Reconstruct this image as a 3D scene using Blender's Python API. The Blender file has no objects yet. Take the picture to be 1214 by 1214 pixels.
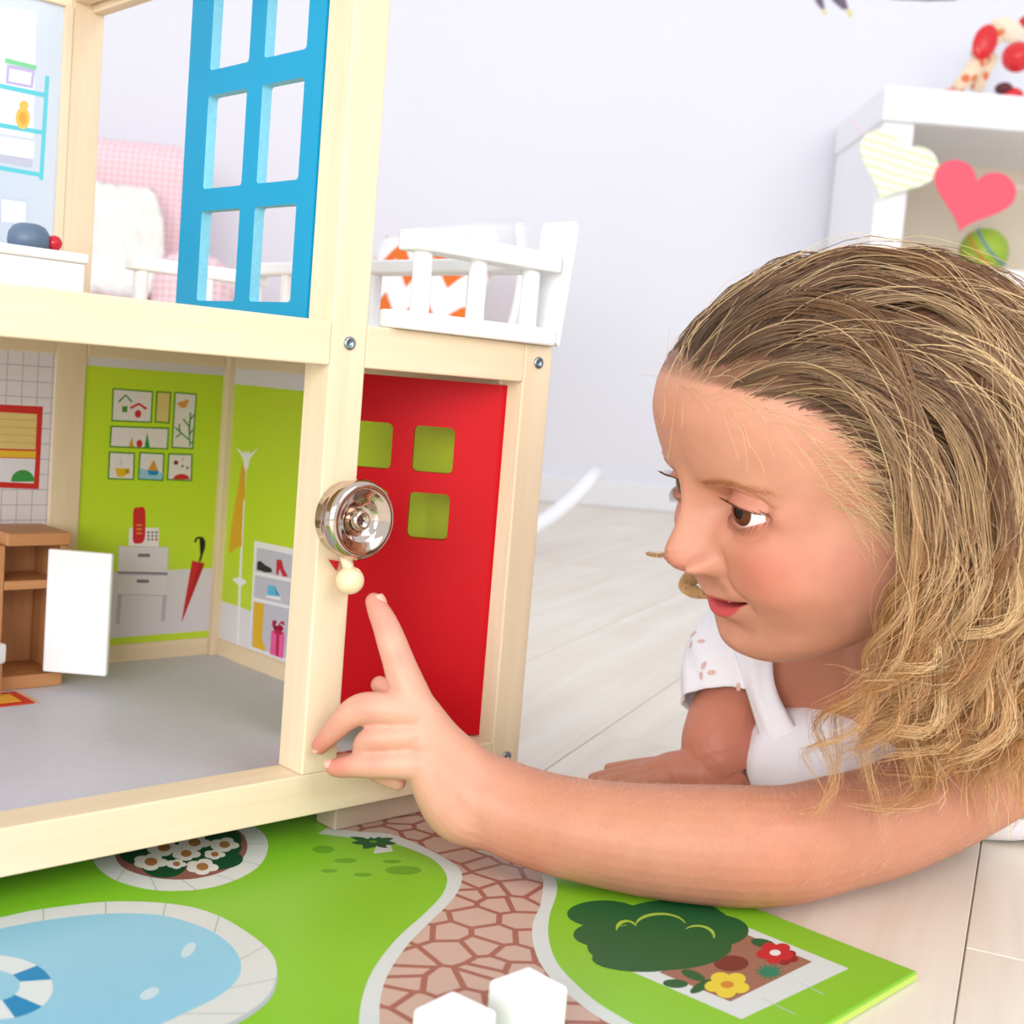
import bpy, bmesh, math, random
import numpy as np
from mathutils import Vector, Matrix

random.seed(7); rng = np.random.default_rng(7)
scene = bpy.context.scene
COL = scene.collection
PI = math.pi

# ------------------------------------------------------------------ camera, world, lights
F_PX = 1535.1
PITCH, ROLL, YAW = math.radians(5.511), math.radians(4.747), math.radians(43.88)
CAM_H = 0.2296
_cp, _sp = math.cos(PITCH), math.sin(PITCH)
_M = np.array([[1., 0, 0], [0, -_sp, -_cp], [0, _cp, -_sp]])
_cr, _sr = math.cos(ROLL), math.sin(ROLL)
CM = np.array([[_cr, -_sr, 0], [_sr, _cr, 0], [0, 0, 1.]]) @ _M      # world -> camera (x right, y down, z forward)
CAMP = np.array([0, 0, CAM_H])

cd = bpy.data.cameras.new('camera'); cam = bpy.data.objects.new('camera', cd); COL.objects.link(cam)
cd.sensor_width = 36.0; cd.lens = F_PX / 1214 * 36.0
cd.clip_start = 0.02; cd.clip_end = 50
R3 = np.array([CM[0], -CM[1], -CM[2]]).T
m4 = Matrix.Identity(4)
for i in range(3):
    for j in range(3): m4[i][j] = R3[i][j]
m4.translation = Vector(CAMP)
cam.matrix_world = m4
cd.dof.use_dof = True; cd.dof.focus_distance = 0.625; cd.dof.aperture_fstop = 14.0
scene.camera = cam

scene.view_settings.view_transform = 'Standard'; scene.view_settings.look = 'None'
scene.view_settings.gamma = 1.0; scene.view_settings.use_curve_mapping = False
scene.view_settings.exposure = 0.25

wd = bpy.data.worlds.new('world'); scene.world = wd; wd.use_nodes = True
bg = wd.node_tree.nodes['Background']; bg.inputs[0].default_value = (0.93, 0.96, 1.0, 1); bg.inputs[1].default_value = 0.84

def area_light(name, loc, target, size, power, color=(1, 1, 1)):
    l = bpy.data.lights.new(name, 'AREA'); l.shape = 'RECTANGLE'; l.size, l.size_y = size; l.energy = power; l.color = color
    o = bpy.data.objects.new(name, l); COL.objects.link(o); o.location = loc
    o.rotation_euler = (Vector(target) - Vector(loc)).to_track_quat('-Z', 'Y').to_euler()
    return o
area_light('window_daylight', (1.25, -0.55, 1.35), (0.0, 0.65, 0.2), (1.1, 1.1), 13, (1.0, 0.97, 0.93))
area_light('front_fill', (-0.45, -1.3, 0.6), (0.0, 0.9, 0.15), (1.4, 0.9), 28, (1.0, 0.99, 0.97))  # added fill lamp behind the camera, brightens the doll house rooms

# ------------------------------------------------------------------ pixel helpers for lengths measured in the photograph
def ray(x, y): return CM.T @ np.array([(x - 607) / F_PX, (y - 607) / F_PX, 1.])
def dep(x, y, d): return CAMP + ray(x, y) * d
UU = np.array([math.cos(YAW), math.sin(YAW), 0]); VV = np.array([-math.sin(YAW), math.cos(YAW), 0])
P0 = dep(373, 665, 0.60)
def hit(x, y, n, c):
    r = ray(x, y); return CAMP + r * ((c - CAMP @ n) / (r @ n))
def loc(P): return np.array([(P - P0) @ UU, (P - P0) @ VV, P[2] - P0[2]])
def on_t(x, y, t): return loc(hit(x, y, VV, P0 @ VV + t))
def on_s(x, y, s): return loc(hit(x, y, UU, P0 @ UU + s))
def on_z(x, y, zw):
    return hit(x, y, np.array([0, 0, 1.]), zw)

# ------------------------------------------------------------------ materials
def lin(c):
    c = c / 255.0
    return c / 12.92 if c <= 0.04045 else ((c + 0.055) / 1.055) ** 2.4
def rgb(r, g, b): return (lin(r), lin(g), lin(b), 1)
_mats = {}
def mat(name, col, rough=0.5, spec=0.5, metal=0.0, noise=0.0, nscale=200, bump=0.0, coat=0.0, sss=0.0):
    if name in _mats: return _mats[name]
    m = bpy.data.materials.new(name); m.use_nodes = True; nt = m.node_tree; b = nt.nodes['Principled BSDF']
    b.inputs['Base Color'].default_value = col; b.inputs['Roughness'].default_value = rough
    b.inputs['Metallic'].default_value = metal; b.inputs['Specular IOR Level'].default_value = spec
    b.inputs['Coat Weight'].default_value = coat
    if sss: b.inputs['Subsurface Weight'].default_value = sss; b.inputs['Subsurface Scale'].default_value = 0.004; b.inputs['Subsurface Radius'].default_value = (1, .4, .25)
    if noise or bump:
        tc = nt.nodes.new('ShaderNodeTexCoord'); n = nt.nodes.new('ShaderNodeTexNoise')
        n.inputs['Scale'].default_value = nscale; n.inputs['Detail'].default_value = 4
        nt.links.new(tc.outputs['Object'], n.inputs['Vector'])
        if noise:
            mx = nt.nodes.new('ShaderNodeMix'); mx.data_type = 'RGBA'
            mx.inputs[6].default_value = tuple(c * (1 - noise) for c in col[:3]) + (1,)
            mx.inputs[7].default_value = tuple(min(1, c * (1 + noise)) for c in col[:3]) + (1,)
            nt.links.new(n.outputs['Fac'], mx.inputs[0]); nt.links.new(mx.outputs[2], b.inputs['Base Color'])
        if bump:
            bp = nt.nodes.new('ShaderNodeBump'); bp.inputs['Strength'].default_value = bump; bp.inputs['Distance'].default_value = 0.001
            nt.links.new(n.outputs['Fac'], bp.inputs['Height']); nt.links.new(bp.outputs['Normal'], b.inputs['Normal'])
    _mats[name] = m; return m
def wood(name, c1, c2, axis, scale=60, rough=0.5, stretch=14, bump=0.08, rnd=False):
    if name in _mats: return _mats[name]
    m = bpy.data.materials.new(name); m.use_nodes = True; nt = m.node_tree; b = nt.nodes['Principled BSDF']
    tc = nt.nodes.new('ShaderNodeTexCoord'); mp = nt.nodes.new('ShaderNodeMapping'); n = nt.nodes.new('ShaderNodeTexNoise')
    sc = [scale] * 3; sc[axis] = scale / stretch; mp.inputs['Scale'].default_value = sc
    n.inputs['Scale'].default_value = 1.0; n.inputs['Detail'].default_value = 6; n.inputs['Roughness'].default_value = .65; n.inputs['Distortion'].default_value = .6
    n2 = nt.nodes.new('ShaderNodeTexNoise'); n2.inputs['Scale'].default_value = 6; n2.inputs['Detail'].default_value = 2
    ad = nt.nodes.new('ShaderNodeMath'); ad.operation = 'MULTIPLY_ADD'; ad.inputs[1].default_value = .45
    cr = nt.nodes.new('ShaderNodeValToRGB'); cr.color_ramp.elements[0].position = .45; cr.color_ramp.elements[1].position = 1.0
    cr.color_ramp.elements[0].color = c2; cr.color_ramp.elements[1].color = c1
    L = nt.links
    if rnd:
        oi = nt.nodes.new('ShaderNodeObjectInfo'); va = nt.nodes.new('ShaderNodeVectorMath'); va.operation = 'ADD'; vs = nt.nodes.new('ShaderNodeVectorMath'); vs.operation = 'SCALE'; vs.inputs['Scale'].default_value = 3.1
        L.new(oi.outputs['Location'], vs.inputs[0]); L.new(tc.outputs['Object'], va.inputs[0]); L.new(vs.outputs[0], va.inputs[1]); L.new(va.outputs[0], mp.inputs[0])
    else: L.new(tc.outputs['Object'], mp.inputs[0])
    L.new(mp.outputs[0], n.inputs['Vector']); L.new(tc.outputs['Object'], n2.inputs['Vector'])
    L.new(n2.outputs['Fac'], ad.inputs[0]); L.new(n.outputs['Fac'], ad.inputs[2]); L.new(ad.outputs[0], cr.inputs[0]); L.new(cr.outputs[0], b.inputs['Base Color'])
    bp = nt.nodes.new('ShaderNodeBump'); bp.inputs['Strength'].default_value = bump; bp.inputs['Distance'].default_value = .0006
    L.new(n.outputs['Fac'], bp.inputs['Height']); L.new(bp.outputs[0], b.inputs['Normal'])
    b.inputs['Roughness'].default_value = rough
    _mats[name] = m; return m
M1, M2 = rgb(238, 220, 192), rgb(222, 198, 164)
WX = wood('maple_x', M1, M2, 0); WY = wood('maple_y', M1, M2, 1); WZ = wood('maple_z', M1, M2, 2)
BEECH = [wood('beech_' + 'xyz'[i], rgb(205, 150, 100), rgb(176, 118, 72), i, scale=90) for i in range(3)]
WHITE_PAINT = mat('white_paint', rgb(242, 243, 246), .35, bump=.04, nscale=300)
RED_PAINT = mat('red_paint', rgb(190, 4, 20), .5, spec=.15, bump=.05, nscale=120)
BLUE_PAINT = mat('blue_paint', rgb(0, 148, 194), .42, spec=.25, bump=.05, nscale=200)
STEEL = mat('screw_steel', rgb(150, 165, 175), .3, metal=1)
CHROME = mat('chrome', rgb(206, 190, 178), .07, metal=1)
def flat(r, g, b, rough=.45): return mat('print_%d_%d_%d' % (r, g, b), rgb(r, g, b), rough, spec=.4)

# ------------------------------------------------------------------ mesh helpers
def link(name, me, m=None, parent=None, smooth=False):
    o = bpy.data.objects.new(name, me); COL.objects.link(o)
    if m is not None:
        for mm in (m if isinstance(m, (list, tuple)) else [m]): me.materials.append(mm)
    if parent is not None: o.parent = parent
    if smooth:
        for p in me.polygons: p.use_smooth = True
    return o
def from_bm(name, bm, m=None, parent=None, smooth=False):
    me = bpy.data.meshes.new(name); bmesh.ops.recalc_face_normals(bm, faces=bm.faces); bm.to_mesh(me); bm.free()
    return link(name, me, m, parent, smooth)
def bm_box(bm, lo, hi, bevel=0.0, seg=2, mi=0):
    r = bmesh.ops.create_cube(bm, size=1.0)
    vs = r['verts']
    for v in vs:
        for i in range(3): v.co[i] = lo[i] + (v.co[i] + .5) * (hi[i] - lo[i])
    fs = {f for v in vs for f in v.link_faces}
    for f in fs: f.material_index = mi
    if bevel:
        es = list({e for v in vs for e in v.link_edges})
        g = bmesh.ops.bevel(bm, geom=es, offset=bevel, segments=seg, profile=.5, affect='EDGES')
        for f in g['faces']: f.material_index = mi
def box(name, lo, hi, m, parent=None, bevel=0.0, seg=2):
    bm = bmesh.new(); bm_box(bm, lo, hi, bevel, seg); return from_bm(name, bm, m, parent)
def cbox(name, s0, s1, t0, t1, z0, z1, m, parent, bevel=.0008):     # centimetres in the parent's frame
    return box(name, (s0 / 100, t0 / 100, z0 / 100), (s1 / 100, t1 / 100, z1 / 100), m, parent, bevel)
def lathe(name, prof, m, parent=None, n=48, axis='Z', smooth=True, mats=None):
    bm = bmesh.new(); rings = []
    for r, z in prof:
        rings.append([bm.verts.new((r * math.cos(2 * PI * k / n), r * math.sin(2 * PI * k / n), z)) for k in range(n)])
    for a, b in zip(rings, rings[1:]):
        for k in range(n):
            bm.faces.new((a[k], a[(k + 1) % n], b[(k + 1) % n], b[k]))
    if prof[0][0] > 1e-6: bm.faces.new(rings[0])
    if prof[-1][0] > 1e-6: bm.faces.new(rings[-1])
    bmesh.ops.remove_doubles(bm, verts=bm.verts, dist=1e-7)
    return from_bm(name, bm, m, parent, smooth)
def prism(bm, pts, depth, mapf, mi=0):
    """closed outline pts (2d) extruded; mapf(x, y, d) -> 3d"""
    a = [bm.verts.new(mapf(x, y, 0)) for x, y in pts]; b = [bm.verts.new(mapf(x, y, depth)) for x, y in pts]
    n = len(pts); fs = [bm.faces.new(a), bm.faces.new(b[::-1])]
    for k in range(n): fs.append(bm.faces.new((a[k], b[k], b[(k + 1) % n], a[(k + 1) % n])))
    for f in fs: f.material_index = mi
def tube_mesh(bm, pts, rad, n=12, mi=0, cap=True, up=(0, 0, 1)):
    pts = [Vector(p) for p in pts]; rings = []
    for i, p in enumerate(pts):
        d = (pts[min(i + 1, len(pts) - 1)] - pts[max(i - 1, 0)]).normalized()
        a = Vector(up) - d * d.dot(Vector(up))
        if a.length < 1e-3: a = Vector((1, 0, 0)) - d * d.x
        a.normalize(); b = d.cross(a)
        r = rad[i] if isinstance(rad, (list, tuple)) else rad
        ra, rb = r if isinstance(r, (list, tuple)) else (r, r)
        rings.append([bm.verts.new(p + a * (ra * math.cos(2 * PI * k / n)) + b * (rb * math.sin(2 * PI * k / n))) for k in range(n)])
    for A, B in zip(rings, rings[1:]):
        for k in range(n):
            f = bm.faces.new((A[k], A[(k + 1) % n], B[(k + 1) % n], B[k])); f.material_index = mi
    if cap:
        bm.faces.new(rings[0][::-1]).material_index = mi; bm.faces.new(rings[-1]).material_index = mi
def spline(pts, n):
    """Catmull-Rom through rows of numbers"""
    P = np.array(pts, float); P = np.vstack([2 * P[0] - P[1], P, 2 * P[-1] - P[-2]]); out = []
    m = len(P) - 3
    for i in range(n):
        u = i / (n - 1) * m; k = min(int(u), m - 1); t = u - k
        a, b, c, d = P[k:k + 4]
        out.append(.5 * ((2 * b) + (-a + c) * t + (2 * a - 5 * b + 4 * c - d) * t * t + (-a + 3 * b - 3 * c + d) * t ** 3))
    return np.array(out)
def empty(name, l=(0, 0, 0), rz=0.0):
    o = bpy.data.objects.new(name, None); COL.objects.link(o); o.location = l; o.rotation_euler = (0, 0, rz); o.empty_display_size = .02; return o
def tag(o, label=None, cat=None, group=None, kind=None):
    for k, v in (('label', label), ('category', cat), ('group', group), ('kind', kind)):
        if v: o[k] = v
    return o

def ell(cx, cy, rx, ry, n=24, a0=0, a1=2 * PI, rot=0):
    full = abs(a1 - a0 - 2 * PI) < 1e-6; k = n if full else n + 1; out = []
    for i in range(k):
        a = a0 + (a1 - a0) * i / n; x, y = rx * math.cos(a), ry * math.sin(a)
        out.append((cx + x * math.cos(rot) - y * math.sin(rot), cy + x * math.sin(rot) + y * math.cos(rot)))
    return out
def stroke(pts, w):
    """polyline widened to an outline"""
    P = [np.array(p, float) for p in pts]; L, R = [], []
    for i, p in enumerate(P):
        d = P[min(i + 1, len(P) - 1)] - P[max(i - 1, 0)]; d /= (np.linalg.norm(d) + 1e-9); n = np.array([-d[1], d[0]])
        ww = w[i] if isinstance(w, (list, tuple)) else w
        L.append(tuple(p + n * ww / 2)); R.append(tuple(p - n * ww / 2))
    return L + R[::-1]
def printed(name, shapes, mapf, parent, m_extra=None, base=1):
    """flat print: every shape a coloured polygon laid on a panel, later ones a hair above the earlier; mapf(x, y, layer) -> 3d"""
    bm = bmesh.new(); mats = []
    for k, (m, pts) in enumerate(shapes):
        if m not in mats: mats.append(m)
        vs = [bm.verts.new(mapf(x, y, base + k)) for x, y in pts]
        f = bm.faces.new(vs); f.material_index = mats.index(m)
    bmesh.ops.triangulate(bm, faces=bm.faces[:])
    me = bpy.data.meshes.new(name); bm.to_mesh(me); bm.free()
    return link(name, me, mats, parent)

# ------------------------------------------------------------------ the room
WALL_Y = 2.66
WALL_M = mat('wall_paint', rgb(232, 232, 240), .7, noise=.02, nscale=3)
tag(box('wall_back', (-3.2, WALL_Y, -0.002), (3.2, WALL_Y + .1, 3.0), WALL_M), 'plain white painted wall behind the girl', 'wall', kind='structure')
bb = box('baseboard_back', (-3.2, WALL_Y - .012, 0), (3.2, WALL_Y, .055), mat('baseboard_paint', rgb(236, 236, 240), .5), bevel=.003)
tag(bb, 'low white baseboard at the foot of the wall', 'baseboard', kind='structure')
fl = box('floor', (-3.2, -1.2, -.02), (3.2, WALL_Y, -.0025), mat('floor_joint', rgb(214, 206, 194), .7))
tag(fl, 'pale whitewashed wooden plank floor', 'floor', kind='structure')
PLANK = wood('pale_plank', rgb(238, 230, 218), rgb(216, 203, 186), 1, scale=34, rough=.36, stretch=20, bump=.05, rnd=True)
# plank direction from the joint seen at the lower right
_a, _b = on_z(1159, 1032, 0), on_z(1133, 1206, 0)
_d = (_a - _b); PANG = math.atan2(-_d[0], _d[1])
_c = on_z(1180, 1131, 0)
PW, PL = .125, .9
bmp = bmesh.new(); bm_box(bmp, (0, 0, -.0024), (PW - .0007, PL - .0007, 0), .0004, 1)
plank_me = bpy.data.meshes.new('plank'); bmp.to_mesh(plank_me); bmp.free(); plank_me.materials.append(PLANK)
_rot = Matrix.Rotation(PANG, 3, 'Z'); _inv = _rot.inverted()
o0 = _inv @ Vector((_a[0], _a[1], 0)); cj = (_inv @ Vector((_c[0], _c[1], 0)))
for i in range(-13, 14):
    for j in range(-3, 5):
        x = o0.x + i * PW; y = cj.y + j * PL + ((i * .37) % 1.0) * PL
        w = _rot @ Vector((x + PW / 2, y + PL / 2, 0))
        if not (-1.4 < w.x < 1.6 and -.5 < w.y < WALL_Y + .4): continue
        p = bpy.data.objects.new('plank', plank_me); COL.objects.link(p); p.parent = fl
        p.matrix_world = Matrix.Translation(_rot @ Vector((x, y, 0))) @ _rot.to_4x4()

def bflat(r, g, b_): return flat(int(r * .9), int(g * .9), int(b_ * .9))
# ------------------------------------------------------------------ garden play board under the house
ZB = 0.004                                                # top of the board
BC = on_z(1087, 1151, ZB)                                 # its near corner
BANG = YAW + math.radians(3.0)
board = empty('garden_board', (BC[0], BC[1], 0), BANG)
tag(board, 'lime green wooden play board printed with pool, stone path and garden', 'play board')
GREEN = mat('lime_print', rgb(122, 184, 34), .34, noise=.05, nscale=12)
bm = bmesh.new(); bm_box(bm, (-.62, 0, 0), (0, .56, ZB), .0008, 2)
from_bm('board_panel', bm, GREEN, board)
edge = bmesh.new(); bm_box(edge, (-.6195, -.0006, .0006), (-.0005, .0004, ZB - .0009)); from_bm('board_edge', edge, mat('board_edge_paint', rgb(188, 214, 92), .5), board)
edge = bmesh.new(); bm_box(edge, (-.0004, .0005, .0006), (.0006, .5595, ZB - .0009)); from_bm('board_edge', edge, mat('board_edge_paint', rgb(188, 214, 92), .5), board)
_bu = np.array([math.cos(BANG), math.sin(BANG), 0]); _bv = np.array([-math.sin(BANG), math.cos(BANG), 0])
def bxy(x, y):
    P = on_z(x, y, ZB) - BC; return (P @ _bu, P @ _bv)
def bmap(x, y, k): return (x, y, ZB + .0000025 * k)
def c6(x, y): return bxy(380 + x * .3295, 900 + y * .3295)
def c5(x, y): return bxy(x * .3295, 900 + y * .3295)
def c7(x, y): return bxy(640 + x * .4728, 900 + y * .4728)
def sm(pts, n=60):
    return [tuple(p) for p in spline(pts, n)]
def smc(pts, n=80):
    P = list(pts) + [pts[0]]; P = [pts[-1]] + P + [pts[1]]
    q = spline(P, n + 2 * (n // len(pts))); k = n // len(pts)
    return [tuple(p) for p in q[k:-k - 1]]
KERB = bflat(222, 230, 226)
STONE = bpy.data.materials.new('stone_path_print'); STONE.use_nodes = True
_nt = STONE.node_tree; _b = _nt.nodes['Principled BSDF']; _b.inputs['Roughness'].default_value = .4
_tc = _nt.nodes.new('ShaderNodeTexCoord'); _vo = _nt.nodes.new('ShaderNodeTexVoronoi'); _vo.feature = 'DISTANCE_TO_EDGE'; _vo.voronoi_dimensions = '2D'
_vo.inputs['Scale'].default_value = 66; _vo.inputs['Randomness'].default_value = .95
_rp = _nt.nodes.new('ShaderNodeValToRGB'); _rp.color_ramp.interpolation = 'LINEAR'
_rp.color_ramp.elements[0].position = .075; _rp.color_ramp.elements[0].color = rgb(150, 92, 78)
_rp.color_ramp.elements[1].position = .095; _rp.color_ramp.elements[1].color = rgb(190, 162, 148)
_nt.links.new(_tc.outputs['Object'], _vo.inputs['Vector']); _nt.links.new(_vo.outputs['Distance'], _rp.inputs[0]); _nt.links.new(_rp.outputs[0], _b.inputs['Base Color'])
pl_in = [(20, 250), (160, 262), (270, 275), (420, 340), (500, 395), (505, 450), (470, 510), (400, 580), (320, 660), (250, 760), (218, 850), (213, 960), (240, 1080)]
pl_out = [(-10, 268), (130, 285), (250, 300), (390, 352), (452, 415), (442, 480), (380, 550), (280, 640), (200, 740), (155, 840), (138, 960), (160, 1090)]
pr_in = [(560, 330), (690, 372), (770, 400), (800, 430), (792, 520), (762, 600), (775, 700), (830, 790), (920, 870), (1010, 935), (1130, 1000)]
pr_out = [(590, 320), (720, 358), (810, 392), (848, 440), (848, 490), (825, 560), (820, 640), (850, 730), (920, 810), (1010, 885), (1180, 985)]
Lin = sm([c6(*p) for p in pl_in]); Lout = sm([c6(*p) for p in pl_out]); Rin = sm([c6(*p) for p in pr_in]); Rout = sm([c6(*p) for p in pr_out])
printed('path_print', [(STONE, Lin[::-1] + [c6(60, 150), c6(420, 130), c6(640, 230)] + Rin)], bmap, board)
printed('path_kerb_print', [(KERB, Lin + Lout[::-1]), (KERB, Rin + Rout[::-1])], bmap, board, base=3)
DKG, MG = bflat(12, 96, 48), bflat(96, 160, 40)
def petals(cx, cy, rx, ry, n, m, conv, k=.52, rot=0.0):
    out = []
    for i in range(n):
        a = rot + 2 * PI * i / n
        out.append((m, [conv(*p) for p in ell(cx + rx * k * math.cos(a), cy + ry * k * math.sin(a), rx * .5, ry * .33, 14, rot=0 if rx > 1.5 * ry else a)]))
    return out
star = []
for a, l, w in ((0.15, 85, 16), (.75, 70, 15), (1.5, 45, 17), (2.15, 66, 22), (3.05, 82, 16), (3.6, 95, 14), (4.4, 40, 14), (5.3, 50, 12), (5.9, 80, 15)):
    dx, dy = math.cos(a) * l, math.sin(a) * l * .45
    star.append((DKG, [c6(190 + dx * t + nx * w * math.sin(PI * t) * .9, 298 + dy * t + ny * w * math.sin(PI * t) * .55)
                       for sgn in (1, -1) for t in ([0, .25, .5, .75, 1] if sgn == 1 else [.75, .5, .25]) for nx, ny in [(-math.sin(a) * sgn, math.cos(a) * sgn)]]))
printed('leaf_clump_print', [(KERB, [c6(*p) for p in ((190, 340), (260, 332), (250, 300), (200, 310))])] + star + [(MG, [c6(*p) for p in ell(190, 297, 14, 5, 10)])], bmap, board, base=6)
printed('grass_dots_print', [(bflat(104, 170, 34), [c6(*p) for p in ell(x, y, rx, ry, 16)]) for x, y, rx, ry in ((90, 365, 42, 9), (257, 368, 34, 7), (298, 400, 66, 16), (152, 416, 34, 7), (30, 402, 30, 7), (10, 325, 40, 14))], bmap, board, base=2)
# swimming pool
rim = [(-420, 650), (-200, 610), (0, 570), (110, 546), (220, 530), (350, 515), (470, 512), (590, 518), (700, 535), (800, 570), (900, 630), (970, 690), (995, 750), (978, 830), (915, 895), (800, 960), (560, 1060), (200, 1160), (-200, 1200), (-420, 1130), (-520, 960), (-500, 780), (-420, 650)]
wat = [(-420, 700), (-200, 655), (0, 610), (110, 588), (220, 572), (350, 558), (470, 555), (580, 562), (690, 590), (780, 630), (840, 680), (868, 740), (852, 795), (790, 850), (700, 897), (560, 960), (300, 1040), (0, 1110), (-200, 1140), (-390, 1075), (-465, 945), (-450, 800), (-420, 700)]
rim_p = sm([c5(*p) for p in rim], 110); wat_p = sm([c5(*p) for p in wat], 110)
rim2 = sm([c5(x + 4, y + 16) for x, y in rim], 110)
WATER = mat('pool_print', rgb(134, 190, 214), .34, noise=.06, nscale=20)
joints = []
for k in range(8, 100, 9):
    a, b = np.array(rim_p[k]), np.array(wat_p[k]); joints.append((bflat(176, 184, 182), stroke([a, b], .0005)))
printed('pool_print', [(bflat(190, 198, 206), rim2), (bflat(226, 229, 226), rim_p), (WATER, wat_p)] + joints, bmap, board, base=4)
ringc = (-25, 822)
ro = ell(*ringc, 216, 116, 40); ri = ell(-30, 815, 102, 56, 40)
ring = [(bflat(232, 240, 242), [c5(*p) for p in ro])]
for a0, a1 in ((-.75, -.25), (.62, 1.2), (1.9, 2.5), (-2.6, -2.0), (3.1, 3.6)):
    ring.append((bflat(0, 142, 200), [c5(*p) for p in ell(*ringc, 216, 116, 8, a0, a1) + ell(-30, 815, 102, 56, 8, a0, a1)[::-1]]))
ring.append((WATER, [c5(*p) for p in ri]))
for k_, g_ in enumerate((ell(678, 687, 34, 18, 16, rot=-.8), ell(538, 844, 38, 18, 16, rot=-.45))): printed('water_glint_print', [(bflat(210, 232, 240), [c5(*p) for p in g_])], bmap, board, base=24)
printed('swim_ring_print', ring, bmap, board, base=24)
# round flower bed
bo = [(335, 365), (400, 428), (520, 466), (640, 474), (760, 462), (870, 425), (940, 375), (965, 310), (935, 255), (850, 215), (720, 195), (560, 205), (420, 250), (350, 305)]
bi = [(413, 345), (440, 388), (510, 417), (600, 432), (700, 430), (800, 405), (870, 360), (890, 310), (865, 262), (790, 235), (680, 225), (560, 235), (470, 270), (425, 310)]
bo_p = smc([c5(*p) for p in bo], 84); bi_p = smc([c5(*p) for p in bi], 84)
bed = [(bflat(226, 228, 224), bo_p), (bflat(150, 96, 84), bi_p)]
for k in range(0, 84, 7): bed.append((bflat(178, 184, 182), stroke([bo_p[k], bi_p[k]], .0005)))
for x, y, rx, ry in ((590, 385, 80, 42), (760, 360, 115, 40), (680, 320, 190, 55), (500, 340, 70, 40), (640, 270, 150, 45), (800, 290, 70, 45)):
    bed.append((bflat(14, 78, 40), [c5(*p) for p in ell(x, y, rx, ry, 24)]))
for x, y, r in ((590, 318, 62), (700, 300, 60), (808, 308, 52), (670, 340, 52), (773, 343, 38), (543, 370, 62), (635, 378, 36), (728, 388, 58)):
    for a in (0.2, 1.6, 2.7, 3.6, 5.0):
        bed.append((bflat(240, 238, 226), [c5(*p) for p in ell(x + r * .55 * math.cos(a), y + r * .27 * math.sin(a), r * .48, r * .24, 14)]))
    bed.append((bflat(178, 122, 66), [c5(*p) for p in ell(x, y, r * .38, r * .24, 14)]))
printed('flower_bed_print', bed, bmap, board, base=4)
# planter with bush and flowers
pb = [(bflat(224, 230, 228), [c7(*p) for p in ((455, 395), (775, 525), (505, 652), (190, 515))]), (bflat(160, 110, 90), [c7(*p) for p in ((500, 432), (683, 508), (478, 608), (300, 535))])]
pb.append((bflat(196, 206, 206), stroke([c7(652, 560), c7(712, 590)], .0006))); pb.append((bflat(196, 206, 206), stroke([c7(560, 600), c7(640, 640)], .0006)))
pb.append((bflat(122, 50, 42), [c7(*p) for p in ell(480, 512, 44, 20, 20)]))
for x, y, rx, ry in ((160, 388, 92, 34), (150, 440, 66, 30), (300, 470, 182, 60), (330, 395, 130, 42), (440, 430, 84, 40), (260, 500, 130, 34), (400, 480, 70, 30), (410, 400, 60, 26)):
    pb.append((DKG, [c7(*p) for p in ell(x, y, rx, ry, 28)]))
ARC = bflat(170, 205, 70)
def arc(cx, cy, rx, ry, a0, a1, w): return (ARC, stroke([c7(*p) for p in ell(cx, cy, rx, ry, 14, a0, a1)], [w * math.sin(PI * (i + .3) / 14.6) + .0001 for i in range(15)]))
pb += [arc(218, 430, 26, 24, PI, 1.85 * PI, .0022), arc(303, 420, 64, 32, 1.05 * PI, 1.92 * PI, .0024), arc(395, 446, 42, 28, 1.25 * PI, 2.05 * PI, .0022)]
for x, y, a in ((340, 563, .05), (385, 542, .35), (405, 570, -.5), (560, 462, .2)): pb.append((DKG, [c7(*p) for p in ell(x, y, 32, 11, 14, rot=a)]))
for a in np.linspace(0, 2 * PI, 14)[:-1]:
    pb.append((bflat(0, 132, 96), [c7(575 + 40 * math.cos(a), 532 + 24 * math.sin(a)), c7(575 + 7 * math.cos(a + 1.5), 535 + 6 * math.sin(a + 1.5)), c7(575 + 7 * math.cos(a - 1.5), 535 + 6 * math.sin(a - 1.5))]))
pb.append((bflat(0, 132, 96), [c7(*p) for p in ell(575, 534, 18, 12, 14)]))
for cx, cy, col, cc, r in ((615, 497, (150, 22, 36), None, 32), (590, 486, (205, 32, 44), (244, 240, 235), 44), (470, 566, (238, 214, 66), (214, 140, 50), 54)):
    for i in range(5):
        a = .4 + i * 2 * PI / 5
        pb.append((bflat(*col), [c7(*p) for p in ell(cx + r * .62 * math.cos(a), cy + r * .36 * math.sin(a), r * .46, r * .27, 14)]))
    pb.append((bflat(*col), [c7(*p) for p in ell(cx, cy, r * .5, r * .3, 14)]))
    if cc: pb.append((bflat(*cc), [c7(*p) for p in ell(cx, cy, r * .32, r * .17, 14)]))
printed('planter_print', pb, bmap, board, base=4)

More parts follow.
